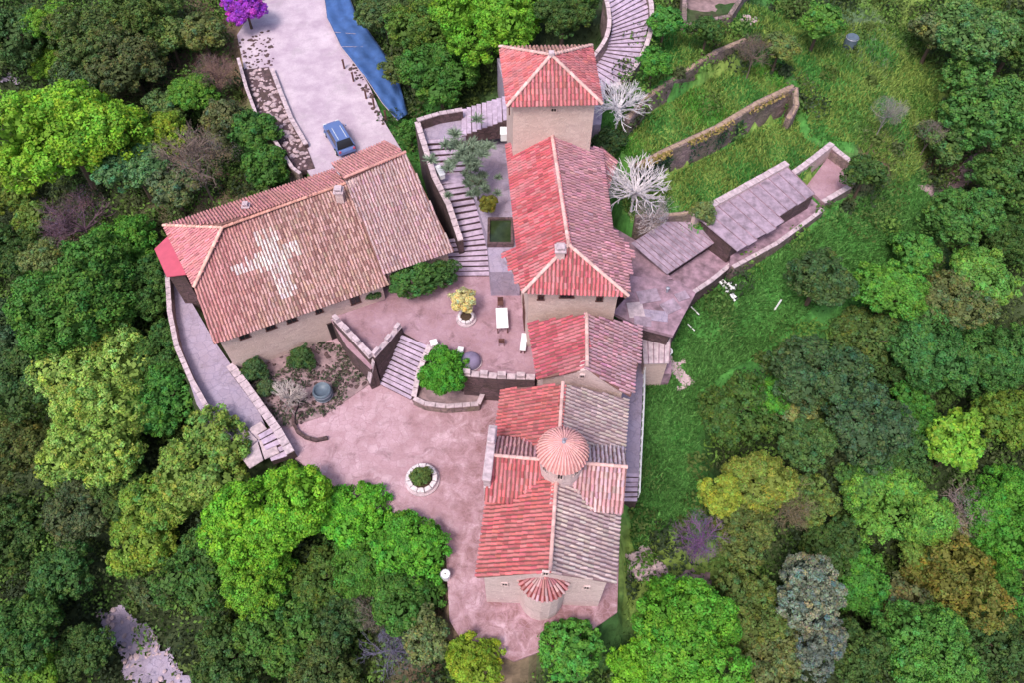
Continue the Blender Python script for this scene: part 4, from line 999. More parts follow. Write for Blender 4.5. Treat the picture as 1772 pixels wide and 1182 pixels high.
# ------------------------------------------------------------------ vegetation
def rdir(n, up=None):
    v = rng.normal(size=(n, 3)); v /= np.linalg.norm(v, axis=1)[:, None]
    return v
def leaf_quads(pos, nrm, size, asp=1.5, droop=0):
    n = len(pos); r_ = rdir(n); t1 = np.cross(nrm, r_); t1 /= np.linalg.norm(t1, axis=1)[:, None] + 1e-9; t2 = np.cross(nrm, t1)
    s = size[:, None]
    a = t1 * s * asp * .5; b_ = t2 * s * .5
    V = np.stack([pos - a, pos - b_ * .9, pos + a, pos + b_ * .9], 1)     # rhombic leaf
    V[:, 1] += nrm * s * .12; V[:, 3] += nrm * s * .12
    F = np.arange(n * 4).reshape(n, 4)
    return V.reshape(-1, 3), F
def crown_mesh(name, seed, lobes=9, clumps=150, lpc=80, ls=.05, cr=.15, tall=1.0, spread=.55, tw=.28, asp=1.5):
    r_ = np.random.default_rng(seed); LC = []; LR = []
    for i in range(lobes):
        a = r_.uniform(0, 6.28); q = spread * math.sqrt(r_.uniform(0, 1)); LC.append((q * math.cos(a), q * math.sin(a), r_.uniform(-.22, .42) * tall)); LR.append(r_.uniform(.2, .48))
    LC.append((0, 0, 0)); LR.append(.52); LC = np.array(LC); LR = np.array(LR)
    C = []; Dn = []
    while len(C) < clumps:
        i = r_.integers(len(LC)); d = r_.normal(size=3); d /= np.linalg.norm(d)
        if d[2] < -.45: continue
        p = LC[i] + d * LR[i] * np.array([1, 1, tall * .9]) * r_.uniform(.9, 1.12)
        dist = np.linalg.norm((p - LC), axis=1) - LR
        dist[i] = 1
        if dist.min() < -.07: continue
        C.append(p); Dn.append(d)
    C = np.array(C); Dn = np.array(Dn)
    pos = []; nr = []; col = []; sz = []
    for c, d in zip(C, Dn):
        n = int(lpc * r_.uniform(.6, 1.3)); q = r_.normal(size=(n, 3)); q /= np.linalg.norm(q, axis=1)[:, None]
        q = q + d * .55; q /= np.linalg.norm(q, axis=1)[:, None]
        cs = cr * r_.uniform(.65, 1.3)
        pos.append(c + q * cs * r_.uniform(.55, 1.05, (n, 1)))
        nn_ = q + r_.normal(size=(n, 3)) * .45; nn_ /= np.linalg.norm(nn_, axis=1)[:, None]; nr.append(nn_)
        k = r_.uniform(.7, 1.25); h = r_.normal(0, .12)
        cc_ = np.stack([k * (1 + h) * r_.uniform(.8, 1.2, n), k * r_.uniform(.8, 1.2, n), k * (1 - h) * r_.uniform(.8, 1.2, n)], 1); col.append(cc_)
        sz.append(ls * r_.uniform(.6, 1.35, n))
    ni = int(lpc * clumps * .12); i = r_.integers(len(LC), size=ni); q = r_.normal(size=(ni, 3)); q /= np.linalg.norm(q, axis=1)[:, None]
    pos.append(LC[i] + q * LR[i][:, None] * r_.uniform(.55, .92, (ni, 1))); nr.append(q); col.append(np.tile(np.array([[.85, .85, .85]]), (ni, 1)) * r_.uniform(.8, 1.1, (ni, 1))); sz.append(np.full(ni, ls * 2.2))
    V, F = leaf_quads(np.concatenate(pos), np.concatenate(nr), np.concatenate(sz), asp)
    return fastmesh(name, V, F, np.concatenate(col), 'leaf')
CROWN = {
 'A': [crown_mesh('crown', s, 16, 420, 80, .031, .095, spread=.62) for s in (61, 62, 63)],               # big crowns, many boughs
 'a': [crown_mesh('crown', s, 10, 210, 100, .044, .13) for s in (1, 2, 3, 4)],                       # lumpy broadleaf
 'f': [crown_mesh('crown', s, 12, 300, 56, .040, .095, spread=.62) for s in (11, 12, 13, 14)],           # fine textured
 'l': [crown_mesh('crown', s, 8, 120, 46, .07, .15, spread=.6) for s in (21, 22)],                  # loose, ragged
 's': [crown_mesh('crown', s, 5, 260, 50, .04, .07, spread=.3) for s in (31,)],                     # smooth dense ball
 'c': [crown_mesh('crown', s, 11, 340, 70, .032, .08, tall=1.7, spread=.38) for s in (41, 42)],       # upright
}
def branch_mesh(name, seed, n1=7, depth=4, spreadk=.9, up=.5, r0=.035, mat='bark', k=4, twig=.0):
    r_ = random.Random(seed); mb = MB()
    def rec(p, d, L, rad, lev):
        q = p + d * L; m_ = p.lerp(q, .5) + Vector((r_.uniform(-1, 1), r_.uniform(-1, 1), r_.uniform(-1, 1))) * L * .08
        mb.tube([p, m_, q], [rad, rad * .8, rad * .55], 3 if lev > 1 else k, cap=False)
        if lev >= depth: return
        for _ in range(r_.choice((2, 3, 3)) if lev else n1):
            nd = (d + Vector((r_.uniform(-1, 1), r_.uniform(-1, 1), r_.uniform(-.6, 1))) * spreadk).normalized()
            if not lev: nd = (Vector((r_.uniform(-1, 1), r_.uniform(-1, 1), r_.uniform(.05, 1) * up)) ).normalized()
            rec(q if r_.random() < .6 or not lev else p.lerp(q, r_.uniform(.5, .9)), nd, L * r_.uniform(.6, .85) if lev else .42, rad * .58, lev + 1)
    rec(Vector((0, 0, -.55)), Vector((0, 0, 1)), .3, r0, 0)
    return mesh(name, mb.v, mb.f, mat, [(1, 1, 1)] * len(mb.f))
BARE = [branch_mesh('branches', s, 12, 5, .9, 1.0, .04) for s in (1, 2, 3)]
TWIG = [crown_mesh('twigs', s, 8, 140, 34, .055, .17, spread=.55, asp=.16) for s in (51, 52)]
BAREW = [branch_mesh('branches', s, 30, 4, .6, .9, .07) for s in (5, 6)]
def spiky(seed, n=1400, L=.55):
    r_ = np.random.default_rng(seed); C = r_.normal(size=(26, 3)) * np.array([.42, .42, .22]); i = r_.integers(26, size=n)
    d = r_.normal(size=(n, 3)); d[:, 2] = np.abs(d[:, 2]) * .6; d /= np.linalg.norm(d, axis=1)[:, None]; l = L * r_.uniform(.35, 1, (n, 1)) * .6
    s = np.cross(d, r_.normal(size=(n, 3))); s /= np.linalg.norm(s, axis=1)[:, None]; w = .022
    p = C[i]; V = np.stack([p - s * w * .6, p + s * w * .6, p + d * l * .6 + s * w, p + d * l], 1).reshape(-1, 3)
    c = r_.uniform(.6, 1.4, (n, 1)) * np.ones((1, 3)); return fastmesh('crown', V, np.arange(n * 4).reshape(n, 4), c, 'leaf')
SPIKY = [spiky(1, 3200)]
def trunk_mesh(seed):
    r_ = random.Random(seed); mb = MB(); top = Vector((r_.uniform(-.05, .05), r_.uniform(-.05, .05), .0))
    mb.tube([(0, 0, -1), (.02, .0, -.5), top], [.085, .06, .045], 7)
    for i in range(6):
        a = i * 1.05 + r_.uniform(-.3, .3); l = r_.uniform(.4, .62); st = Vector((0, 0, r_.uniform(-.5, -.1)))
        e = Vector((math.cos(a) * l, math.sin(a) * l, r_.uniform(.0, .35))); mb.tube([st, st.lerp(e, .5) + Vector((0, 0, .06)), e], [.035, .022, .01], 5)
    return mesh('trunk', mb.v, mb.f, 'bark', [(1, 1, 1)] * len(mb.f))
TRUNK = [trunk_mesh(i) for i in range(3)]
LEAFK = 1.1
NAMES = {'a': 'broadleaf_tree', 'f': 'broadleaf_tree', 'l': 'shrub', 's': 'clipped_tree', 'c': 'conifer_tree', 'b': 'bare_tree', 'w': 'bare_tree', 'k': 'spiky_tree'}
def pool_green(rgb, typ): return typ in 'afls' and rgb[1] >= rgb[2] and rgb[1] >= rgb[0] * .8 and rgb[0] < 190
def tree(px, py, r, typ, rgb, label, h=None, squash=.85, z=None, sx=1., sy=1., group=None, cat=None, name=None):
    # crown centre height above ground from the crown's own size
    R_ = r / 24.0; hh = h if h is not None else R_ * .75 + 1.5
    for _ in range(3):
        p = hit(px, py, hh) if z is None else P(px, py, z)
        depth = (Vector((0, 0, CAM_H)) - p).length * math.cos(math.atan(math.hypot(px - 886, py - 591) / FPX))
        R_ = r / FPX * depth; hh = h if h is not None else R_ * .75 + 1.3
    gz = ground_z(p.x, p.y) if z is None else z - hh
    t = thing(name or NAMES[typ], label, cat or ('shrub' if typ == 'l' else 'tree'), (p.x, p.y, gz), 0, group)
    if pool_green(rgb, typ): rgb = tuple(a * .72 + b * .28 for a, b in zip([max(q, m_) for q, m_ in zip(rgb, (62, 86, 44))], (98, 130, 58)))
    c = lin(*rgb, LEAFK); i = abs(hash((px, py))) if False else (px * 7 + py * 13)
    rz = (i % 63) / 10
    pool = CROWN.get('A' if typ == 'a' and r > 70 else typ)
    if pool:
        o = link('crown', pool[i % len(pool)], t, loc=(0, 0, hh), rot=(0, 0, rz), scale=(R_ * 1.14 * sx, R_ * 1.14 * sy, R_ * squash))
        o.color = (*c, 1)
        k = link('trunk', TRUNK[i % 3], t, loc=(0, 0, hh), rot=(0, 0, rz), scale=(R_, R_, hh)); k.color = (*lin(96, 80, 70), 1)
    elif typ in 'bw':
        me = BARE[i % 3] if typ == 'b' else BAREW[i % 2]
        o = link('branches', me, t, loc=(0, 0, hh), rot=(0, 0, rz), scale=(R_ * 1.0 * sx, R_ * 1.0 * sy, R_ * .95)); c = lin(*rgb, 1.0); o.color = (*c, 1)
        if typ == 'b': w_ = link('twigs', TWIG[i % 2], t, loc=(0, 0, hh), rot=(0, 0, rz), scale=(R_, R_, R_ * .8)); w_.color = (*lin(*rgb, .8), 1)
        k = link('trunk', TRUNK[i % 3], t, loc=(0, 0, hh * .7), rot=(0, 0, rz), scale=(R_ * .45, R_ * .45, hh * .7)); k.color = (*c, 1)
    else:
        o = link('crown', SPIKY[0], t, loc=(0, 0, hh), rot=(0, 0, rz), scale=(R_ * 1.15, R_ * 1.15, R_)); o.color = (*c, 1)
        k = link('trunk', TRUNK[i % 3], t, loc=(0, 0, hh), rot=(0, 0, rz), scale=(R_ * .6, R_ * .6, hh)); k.color = (*lin(96, 80, 70), 1)
    return t
TREES = [
 # upper left
 (115,240,118,'a',(128,176,22),'huge rounded lime green tree filling the upper left corner area'),
 (36,60,72,'f',(58,74,50),'dark grey-green tree in the top left corner'),
 (96,40,46,'a',(104,150,34),'narrow lime strip of a tree between the dark top left tree and the olive one'),
 (92,110,38,'a',(110,150,40),'small lime tree just above the huge lime green tree'),
 (165,70,66,'f',(78,92,52),'olive-brown fine-leaved tree at the top left'),
 (160,130,56,'f',(70,88,66),'blue-tinged dark tree above right of the huge lime tree'),
 (225,110,62,'f',(84,82,60),'brownish dark tree in the middle of the upper left wood'),
 (245,30,60,'f',(76,94,46),'dark olive tree touching the top edge, left of the purple blossom'),
 (292,66,44,'l',(104,116,62),'rounded dull olive bush right of the brownish dark tree'),
 (328,160,40,'a',(88,136,46),'small bright green tree below the brown scrub'),
 (268,236,50,'a',(132,154,44),'yellow-green tree right of the huge lime tree'),
 (238,300,60,'f',(92,132,92),'pale blue-green tree beside the tall grey bare tree'),
 (290,190,44,'l',(92,112,66),'loose sage bush above the yellow-green tree'),
 (340,285,78,'b',(138,120,112),'tall leafless grey-brown tree behind the left roof corner'),
 (300,330,48,'l',(96,104,80),'grey-green bush at the foot of the tall leafless tree'),
 (140,385,70,'b',(128,100,116),'leafless purplish-brown tree below the huge lime tree'),
 (372,130,46,'b',(132,104,100),'brown leafless scrub beside the road terrace wall'),
 (385,205,40,'l',(96,90,66),'dull brown-green bush at the outside of the road wall'),
 (350,60,44,'l',(100,100,60),'olive scrub left of the purple blossom'),
 (424,14,36,'a',(170,70,196),'vivid purple blossoming bush at the head of the road'),
 (440,230,46,'l',(52,104,44),'dark green bush against the pale road wall'),
 (455,290,48,'l',(46,106,34),'deep green bush in the corner between road wall and roof'),
 (205,425,60,'a',(72,130,40),'deep green tree just left of the crimson lean-to'),
 (160,520,112,'a',(66,112,44),'very large dark green tree left of the violet path'),
 (250,500,56,'f',(54,96,42),'dark green tree beside the path wall and big dark tree'),
 (96,455,52,'f',(112,122,78),'faded olive tree under the purplish bare tree'),
 (24,330,48,'f',(106,122,50),'olive-yellow tree at the left edge under the huge lime tree'),
 (18,430,56,'f',(40,52,40),'nearly black tree at the left edge'),
 (30,560,66,'f',(52,76,66),'blue-dark tree at the left edge, middle height'),
 (60,380,40,'l',(104,122,52),'small olive bush between the bare tree and the left edge'),
 # left and lower left
 (175,650,90,'a',(168,196,98),'large pale yellow-green tree at the middle of the left wood'),
 (170,760,84,'a',(156,184,86),'pale yellow-green tree directly below its larger pale neighbour'),
 (290,690,66,'f',(70,128,52),'fresh green tree between the pale trees and the violet path'),
 (280,610,52,'f',(50,96,40),'dark green tree hugging the upper path parapet'),
 (60,650,74,'f',(54,82,48),'dark tree left of the large pale tree'),
 (40,790,66,'f',(86,88,48),'olive-brown tree at the lower left edge'),
 (130,880,58,'f',(80,80,66),'grey-brown dull tree below the pale pair'),
 (215,850,50,'f',(66,88,36),'dark olive tree under the right side of the pale pair'),
 (350,800,84,'f',(132,156,72),'soft olive-yellow tree touching the foot of the violet path'),
 (285,860,66,'a',(122,150,58),'olive tree between the dull grey tree and the soft olive one'),
 (240,945,64,'a',(124,150,54),'yellow-olive tree above the rocky track'),
 (470,890,96,'a',(120,182,24),'biggest vivid lime tree overlapping the pink courtyard'),
 (440,980,76,'a',(108,160,36),'vivid lime tree just under the biggest courtyard lime tree'),
 (610,890,62,'a',(96,172,40),'bright green tree right of the biggest lime tree at the courtyard edge'),
 (705,945,66,'a',(84,156,34),'mid green tree nearest the church across the courtyard'),
 (700,1030,64,'a',(66,112,40),'darker green tree below the one nearest the church'),
 (625,985,56,'a',(72,124,40),'mid green tree sheltering behind the courtyard edge trees'),
 (350,990,84,'f',(66,100,44),'dark green tree between the yellow-olive tree and the lime trees'),
 (560,1000,58,'f',(80,104,42),'olive-green tree right under the vivid lime pair'),
 (490,1085,80,'f',(70,108,38),'broad dull green tree at the middle of the bottom wood'),
 (600,1070,56,'f',(58,66,52),'dark grey tree in the bottom wood'),
 (650,1060,46,'b',(140,130,120),'leafless beige tree at the bottom beside the dark grey one'),
 (680,1125,54,'b',(118,112,136),'leafless bluish-grey tree near the bottom edge'),
 (745,1110,48,'l',(112,120,84),'grey-olive bush at the corner below the courtyard'),
 (820,1150,52,'a',(142,166,40),'yellow-lime bush at the bottom edge below the church yard'),
 (984,1128,76,'s',(84,148,56),'dense round dark green tree in front of the apse'),
 (400,1140,74,'f',(50,80,42),'dark green tree at the bottom edge right of the rocky track'),
 (560,1160,60,'f',(76,88,50),'muted olive tree at the bottom edge'),
 (60,1090,70,'f',(58,98,38),'green tree in the bottom left corner area'),
 (60,1170,48,'a',(104,146,40),'lime bush at the very bottom left'),
 (20,930,66,'f',(38,50,42),'blackish tree at the lower left edge'),
 (110,990,56,'f',(62,100,52),'green tree above left of the rocky track'),
 (150,1120,50,'f',(52,78,40),'dark tree at the left side of the rocky track'),
 (275,1020,40,'l',(74,84,62),'small grey-green bush at the top of the rocky track'),
 # right and lower right
 (1175,1125,108,'a',(92,158,44),'large fresh green tree at the bottom right of the church'),
 (1096,1158,44,'a',(122,190,40),'small lime bush at the bottom, left of the large fresh green tree'),
 (1216,935,52,'b',(134,98,142),'purple leafless tree on the slope right of the church'),
 (1242,855,40,'a',(160,170,62),'small yellow tree at the edge of the meadow'),
 (1308,845,62,'a',(132,140,62),'ochre-green tree right of the small yellow one'),
 (1278,710,70,'f',(68,96,38),'dark olive tree bordering the meadow at mid height'),
 (1330,685,44,'a',(78,148,50),'small bright green tree on top of the dark olive one'),
 (1292,930,56,'f',(104,110,60),'dull olive tree below the ochre-green tree'),
 (1372,700,44,'l',(134,130,84),'speckled straw-coloured bush between green trees'),
 (1410,640,74,'f',(62,76,62),'large grey-dark tree at the middle of the right wood'),
 (1480,730,80,'f',(52,76,68),'large blue-dark tree right of the grey-dark one'),
 (1400,770,56,'f',(78,108,62),'sage green tree below the grey-dark tree'),
 (1365,870,58,'b',(140,126,100),'leafless beige tree inside the lower right wood'),
 (1395,870,50,'f',(104,122,62),'olive tree right beside the leafless beige tree'),
 (1420,480,62,'f',(64,76,56),'dark bushy tree in the meadow right of the white pole'),
 (1545,505,62,'a',(86,144,52),'light green tree at the lower border of the meadow'),
 (1500,580,60,'f',(84,104,56),'brownish-green tree under the light meadow border tree'),
 (1600,600,86,'a',(62,112,60),'big dark emerald tree on the right'),
 (1700,620,84,'a',(58,108,54),'big dark emerald tree touching the right edge'),
 (1650,520,60,'f',(106,108,72),'brown-olive fine-leaved tree under the pale lime crown'),
 (1694,480,62,'a',(108,160,72),'pale lime crown on the right edge at mid height'),
 (1654,775,58,'l',(132,184,58),'airy bright lime tree on the right'),
 (1570,720,50,'f',(70,128,48),'green tree left of the airy bright lime tree'),
 (1742,740,62,'f',(104,130,46),'olive-green tree at the right edge beside the airy lime tree'),
 (1545,880,80,'a',(106,158,64),'well-lit rounded green tree in the lower right wood'),
 (1492,838,44,'a',(96,146,80),'pale minty tree tucked against the well-lit rounded tree'),
 (1584,950,44,'f',(116,146,66),'soft green small tree under the well-lit rounded tree'),
 (1668,882,54,'b',(172,152,148),'leafless pinkish-beige tree on the right'),
 (1668,905,40,'l',(136,132,110),'beige-grey bush within the pinkish leafless tree'),
 (1735,900,80,'a',(76,142,44),'large mid green tree at the lower right edge'),
 (1290,1060,70,'f',(100,112,58),'mossy olive tree right of the large fresh green tree'),
 (1320,1130,64,'f',(118,118,78),'dusty khaki tree at the bottom edge'),
 (1395,1030,74,'c',(124,134,116),'soft grey upright conifer in the lower right wood'),
 (1410,1120,60,'c',(112,122,110),'grey upright conifer standing below the taller grey one'),
 (1478,1010,60,'a',(70,134,50),'dark green tree right of the soft grey conifer'),
 (1475,1130,56,'f',(52,76,44),'dark tree at the bottom edge right of the grey conifers'),
 (1560,1050,56,'l',(108,96,66),'brown-leaved shrub in the lower right wood'),
 (1645,1010,76,'f',(122,112,52),'rusty ochre tree at the lower right'),
 (1600,1130,76,'a',(84,140,60),'fresh green tree at the bottom edge on the right'),
 (1720,1120,72,'f',(44,66,48),'nearly black-green tree in the bottom right corner'),
 (1720,1010,54,'f',(72,128,44),'green tree between the rusty tree and the right edge'),
 (1540,640,50,'f',(54,84,46),'small dark tree between the two big emerald trees and the grey one'),
 (1570,790,44,'f',(60,96,52),'small dark green tree above the well-lit rounded one'),
 (1430,940,50,'f',(56,84,44),'shadowy green tree above the soft grey conifer'),
 # upper right
 (1692,70,76,'f',(92,128,76),'sage green tree in the top right corner area'),
 (1705,190,80,'f',(76,122,60),'mid green tree under the sage one at top right'),
 (1745,310,66,'f',(68,104,50),'dark green tree at the right edge, upper middle'),
 (1620,60,46,'l',(118,120,84),'dry grey-olive scrub beside the sage tree'),
 (1660,370,60,'f',(72,118,56),'green bushy tree above the pale lime crown'),
 (1740,410,50,'f',(62,92,46),'dark bush at the right edge above the pale lime crown'),
 (1580,440,46,'l',(80,134,54),'green bush at the right border of the meadow'),
 (1640,240,50,'l',(88,116,64),'green-grey bush at the border of the upper slope'),
 (1536,196,36,'b',(150,146,140),'small leafless grey shrub on the upper slope'),
 (1614,232,34,'b',(146,130,124),'small leafless brown shrub on the upper slope'),
 (1305,92,36,'b',(128,112,104),'dry brown shrub over the upper terrace wall'),
 (1350,84,34,'l',(112,120,70),'dry olive shrub right of the dry brown one'),
 (1500,300,40,'l',(44,80,32),'very dark green bush right of the walled end yard'),
 (1225,55,34,'l',(54,90,44),'dark bush at the foot of the ruined hut'),
 (1150,40,34,'l',(72,134,56),'green bush between the curved stairs and the ruined hut'),
 (1130,110,34,'l',(70,130,46),'bright green bush outside the curved stairs kerb'),
 (1760,70,50,'f',(64,92,44),'dark green tree in the extreme top right corner'),
 (1420,40,40,'l',(84,130,50),'green bush near the top edge on the upper slope'),
 # top middle
 (845,34,86,'a',(112,170,32),'vivid lime tree behind the tower'),
 (735,50,66,'f',(82,110,44),'olive green tree left of the vivid lime tree by the tower'),
 (668,30,50,'f',(88,104,66),'grey-green tree leaning over the blue tarpaulin'),
 (762,128,66,'a',(64,112,40),'dark green tree filling the corner left of the tower'),
 (705,120,40,'l',(88,100,60),'brownish bush beside the blue tarpaulin edge'),
 (975,30,50,'f',(58,84,40),'dark tree inside the bend of the curved stairs'),
 (1000,-4,40,'f',(64,96,44),'small tree at the top edge inside the curved stairs'),
 (710,225,28,'l',(56,112,44),'small green bush between tarpaulin tip and the stairs'),
 (1050,245,36,'l',(40,84,58),'dark bluish-green bush right of the tower foot'),
]
for q in TREES: tree(*q)
# by hand: trees inside the walls
tree(764, 648, 44, 'a', (74, 150, 14), 'small bright green tree in the rounded planter beside the broad stairs', h=2.6, z=3.2, squash=1.1)
tree(806, 262, 54, 'k', (122, 138, 118), 'spiky silver-green tree overhanging the upper flight of steps', h=2.6, z=9.0)
tree(826, 316, 36, 'k', (112, 128, 108), 'smaller spiky silver-green plant below the main spiky tree', h=1.8, z=7.2)
tree(843, 352, 20, 'l', (120, 108, 40), 'rusty olive potted bush above the square cistern', h=.9, z=6.6, name='potted_bush')
tree(1072, 178, 50, 'w', (232, 224, 230), 'white-barked leafless tree right of the tower', h=2.6, z=9.4)
tree(1100, 322, 62, 'w', (224, 214, 220), 'larger white-barked leafless tree beside the monastery block', h=2.6, z=8.0)
tree(1130, 372, 40, 'b', (200, 186, 190), 'pale leafless bush at the top edge of the ribbed sheet roof', h=1.6, z=6.4)
tree(1218, 366, 24, 'l', (120, 128, 84), 'small dull bush in the notch behind the two annex roofs', h=.8, z=5.6)
tree(497, 688, 34, 'w', (196, 182, 180), 'small white leafless shrub in the courtyard garden', h=1.0, z=1.2)
tree(800, 520, 26, 'l', (206, 192, 134), 'straw-yellow shrub growing from the small ring planter', h=1.5, z=4.3)
tree(727, 828, 20, 'l', (84, 104, 56), 'low plant inside the octagonal ring planter', h=.35, z=.85, squash=.6, name='planter_plant', cat='plant')
tree(715, 490, 44, 'l', (54, 104, 52), 'dense climbing vine under the eave of the raised wing', h=1.8, z=4.2, sx=1.2, sy=.8, name='climbing_vine', cat='vine')
tree(765, 478, 30, 'l', (62, 100, 60), 'smaller vine clump by the foot of the wide steps', h=1.6, z=4.0, name='climbing_vine', cat='vine')
tree(645, 506, 18, 'l', (60, 88, 56), 'little dark bush beside the guest wing corner door', h=.8, z=3.4)
tree(440, 640, 26, 'l', (58, 66, 56), 'dark shrub at the corner of the garden bed by the guest wing', h=.6, z=.7)
tree(522, 620, 26, 'l', (54, 60, 50), 'dark shrub against the wall beneath the guest wing windows', h=.6, z=.7)
tree(462, 672, 20, 'l', (72, 80, 62), 'grey-green shrub beside the low double wall', h=.5, z=.6)

# weeds in the courtyard garden and along the foot of walls
ws = np.array(scatter(GARD, 900) ); sel = (np.sin(ws[:, 0] * 1.9) + np.sin(ws[:, 1] * 2.3)) > -.2; ws = ws[sel]; n = len(ws) * 6
wp = np.repeat(np.concatenate([ws, np.full((len(ws), 1), .1)], 1), 6, axis=0) + rng.normal(0, .12, (n, 3)) * np.array([1, 1, .6]); wd = rdir(n); wd[:, 2] = np.abs(wd[:, 2])
V, F = leaf_quads(wp, wd, rng.uniform(.08, .2, n)); link('garden_weeds', fastmesh('garden_weeds', V, F, np.array([lin(84,90,74), lin(110,104,90), lin(66,82,56)])[rng.integers(3, size=n)] * rng.uniform(.6, 1.2, (n, 1)), 'under'), kind='stuff')
# undergrowth: leafy mass nobody could count, over the whole wooded slope
pts = []
UG = 5200
X = rng.uniform(-64, 64, UG * 3); Y = rng.uniform(-4, 84, UG * 3)
keep = np.ones(len(X), bool)
def grow(px_poly, z, d=.3): return [(p.x, p.y) for p in inset(PP(px_poly, z), -d)]
solid = [[(p.x, p.y) for p in inset(q, -.7)] for q in (LOW, UPP, PATHW, ROAD)]
solid += [grow([(730,200),(880,150),(1050,120),(1115,-60),(1050,-60),(1000,100),(860,90)], 8, .2), grow([(700,240),(900,180),(900,520),(760,480)], 5), grow([(870,90),(1050,90),(1120,560),(880,520)], 6), grow([(1080,380),(1210,360),(1390,270),(1480,250),(1480,330),(1280,450),(1190,520),(1165,660),(1110,660)], 3)]
for s in solid: keep &= ~inpoly(X, Y, s)
solid2 = [grow([(280,390),(370,600),(790,440),(690,240)], 3), RP and [(p.x, p.y) for p in RP], grow([(556,-40),(592,-40),(706,190),(688,208)], 2.5), grow([(1182,46),(1262,30),(1300,-30),(1185,-40)], 8)]
for s in solid2: keep &= ~inpoly(X, Y, s)
MEADOW = [grow(q, z, 0) for q, z in (([(1110,640),(1170,650),(1290,480),(1420,380),(1500,340),(1560,180),(1400,60),(1130,90),(1300,60),(1390,140),(1400,230),(1480,250),(1600,60),(1640,240),(1600,420),(1480,480),(1350,560),(1210,700),(1200,900),(1100,960),(1080,900)], 0),)]
mead = np.zeros(len(X), bool)
MW = [[hit(a, b_, 0) for a, b_ in q] for q in ([(1110,640),(1180,540),(1290,470),(1420,390),(1500,340),(1600,300),(1600,430),(1480,500),(1340,590),(1210,680),(1200,890),(1100,960),(1080,900)], [(1130,20),(1330,20),(1590,40),(1620,250),(1560,330),(1480,250),(1400,240),(1380,140),(1330,70),(1130,150)], [(400,300),(420,200),(500,300),(480,330)])]
for q in MW: mead |= inpoly(X, Y, [(p.x, p.y) for p in q])
for q in (BED1, BED2): mead |= inpoly(X, Y, [(p.x, p.y) for p in q])
keep &= ~(mead & (rng.random(len(X)) < .93))
X = X[keep][:UG]; Y = Y[keep][:UG]
Z = idw(X, Y, CZ); n = len(X); lp = 130
rad_ = rng.uniform(.5, 1.9, n)
base_c = np.array([lin(100, 134, 58, .9), lin(84, 116, 54, .9), lin(92, 112, 54, .8), lin(60, 76, 50, .8), lin(84, 96, 60, .8)])[rng.integers(5, size=n)]
d = rdir(n * lp); d[:, 2] = np.abs(d[:, 2]); rp = np.repeat(rad_, lp)[:, None]
pos = np.stack([np.repeat(X, lp), np.repeat(Y, lp), np.repeat(Z, lp)], 1) + d * rp * np.array([1, 1, 1.2]) * rng.uniform(.6, 1.05, (n * lp, 1))
nn_ = d + rng.normal(size=d.shape) * .5; nn_ /= np.linalg.norm(nn_, axis=1)[:, None]
V, F = leaf_quads(pos, nn_, rng.uniform(.12, .27, n * lp))
link('undergrowth', fastmesh('undergrowth', V, F, np.repeat(base_c, lp, axis=0) * rng.uniform(.7, 1.3, (n * lp, 1)), 'under'), kind='stuff')
# grass tufts on the meadow, beds and banks
NG = 110000; allx = []; ally = []; gcol = []; gzz = []
for poly, wgt, pal in ((MW[0], .42, (G1, lin(104,158,80), lin(84,134,64), lin(120,150,84))), (MW[1], .3, (G1, G3, lin(92,136,60))), (MW[2], .04, (G2, G1)), (BED1, .1, (G1, G3, lin(96,160,60))), (BED2, .14, (lin(76,140,62), G3, G1))):
    k = int(NG * wgt); s = np.array(scatter(poly, k)); allx.append(s[:, 0]); ally.append(s[:, 1])
    gcol.append(np.array(pal)[((np.sin(s[:, 0] * .9) + np.sin(s[:, 1] * .8 + s[:, 0] * .4) + rng.normal(0, .7, k)) * .5 + len(pal) / 2).clip(0, len(pal) - 1).astype(int)])
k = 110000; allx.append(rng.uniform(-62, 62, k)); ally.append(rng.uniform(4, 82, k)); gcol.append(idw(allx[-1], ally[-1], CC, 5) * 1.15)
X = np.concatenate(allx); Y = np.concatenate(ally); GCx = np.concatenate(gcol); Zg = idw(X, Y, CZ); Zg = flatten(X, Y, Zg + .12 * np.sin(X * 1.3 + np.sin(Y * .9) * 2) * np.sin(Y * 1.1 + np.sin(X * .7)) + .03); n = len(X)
ok = np.ones(n, bool)
for s in solid[:4] + solid2: ok &= ~inpoly(X, Y, s)
for s in DRAPED: ok &= ~(inpoly(X, Y, s) & (rng.random(n) < .8))
for s in (YARD, ALEDGE): ok &= ~inpoly(X, Y, [(p.x, p.y) for p in s])
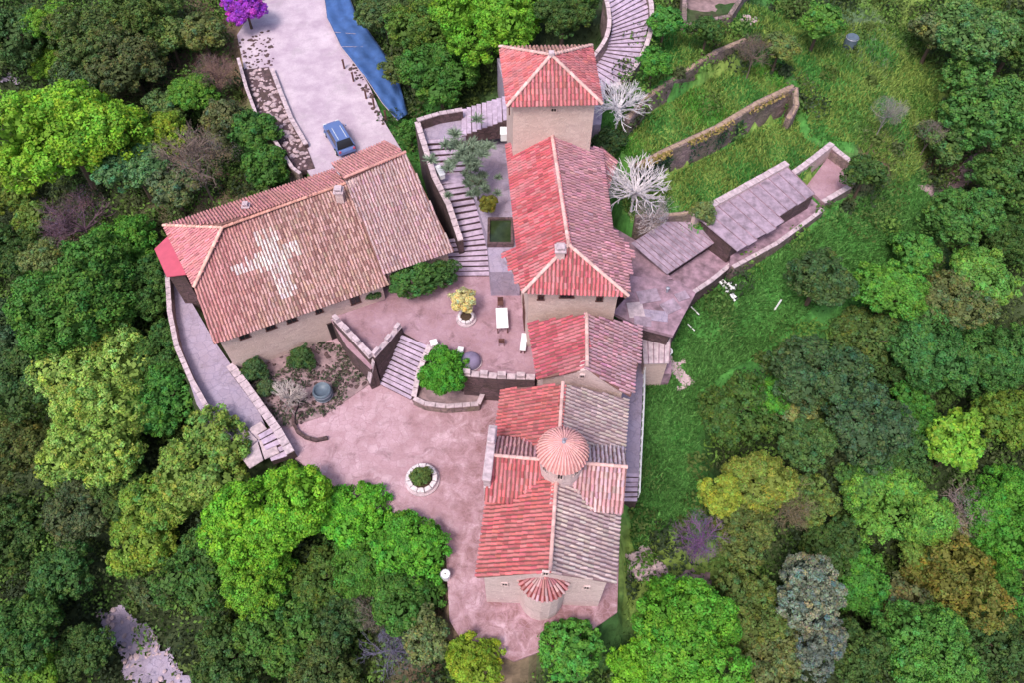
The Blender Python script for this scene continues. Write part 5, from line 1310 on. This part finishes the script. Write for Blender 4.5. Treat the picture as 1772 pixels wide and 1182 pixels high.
X, Y, Zg, GCx = X[ok], Y[ok], Zg[ok], GCx[ok]; n = len(X)
a = rng.uniform(0, 6.28, n); hgt = rng.uniform(.15, .5, n); lean = rng.normal(0, .18, (n, 2)); w = rng.uniform(.04, .1, n)
p0 = np.stack([X, Y, Zg - .05], 1); sd = np.stack([np.cos(a) * w, np.sin(a) * w, np.zeros(n)], 1); tip = p0 + np.concatenate([lean, hgt[:, None]], 1)
V = np.stack([p0 - sd, p0 + sd, tip], 1).reshape(-1, 3)
link('meadow_grass', fastmesh('meadow_grass', V, np.arange(n * 3).reshape(n, 3), GCx * rng.uniform(.55, 1.25, (n, 1)) * .9, 'under'), kind='stuff')
# dry straw and ivy hanging on the terrace walls
def wall_growth(name, pxs, z0, z1, cnt, cols, size):
    ps = PP(pxs, z1); out = []
    for _ in range(cnt):
        s = random.random() * (len(ps) - 1); i = int(s); q = ps[i].lerp(ps[i + 1], s - i)
        if math.sin(s * 9.1) + math.sin(s * 4.3) < -.4: continue
        z = z0 + (z1 - z0) * random.random() ** .6; out.append((q.x + random.gauss(0, .12) + .1, q.y - .38 - random.random() * .15 + (.0 if z < z1 - .1 else .3), z))
    pos = np.array(out); d = rdir(len(pos)); d[:, 1] = -np.abs(d[:, 1]); d[:, 2] = np.abs(d[:, 2])
    V, F = leaf_quads(pos, d, rng.uniform(size * .6, size * 1.4, len(pos)), 2.2)
    c = np.array(cols)[rng.integers(len(cols), size=len(pos))] * rng.uniform(.6, 1.3, (len(pos), 1)); link(name, fastmesh(name, V, F, c, 'under'), kind='stuff')
wall_growth('wall_ivy', [(1102,286),(1160,256),(1240,220),(1280,198)], 4.5, 6.7, 2200, (lin(52,84,72,.7), lin(62,96,60,.7)), .17)
wall_growth('dry_straw', [(1102,286),(1160,256),(1240,220),(1310,178),(1374,148)], 7.0, 7.2, 900, (lin(190,160,110,.7), lin(150,140,70,.7)), .12)
wall_growth('wall_ivy', [(1085,205),(1120,166),(1180,126),(1240,90)], 6.6, 8.2, 500, (lin(80,96,60,.7), lin(112,92,90,.7)), .17)
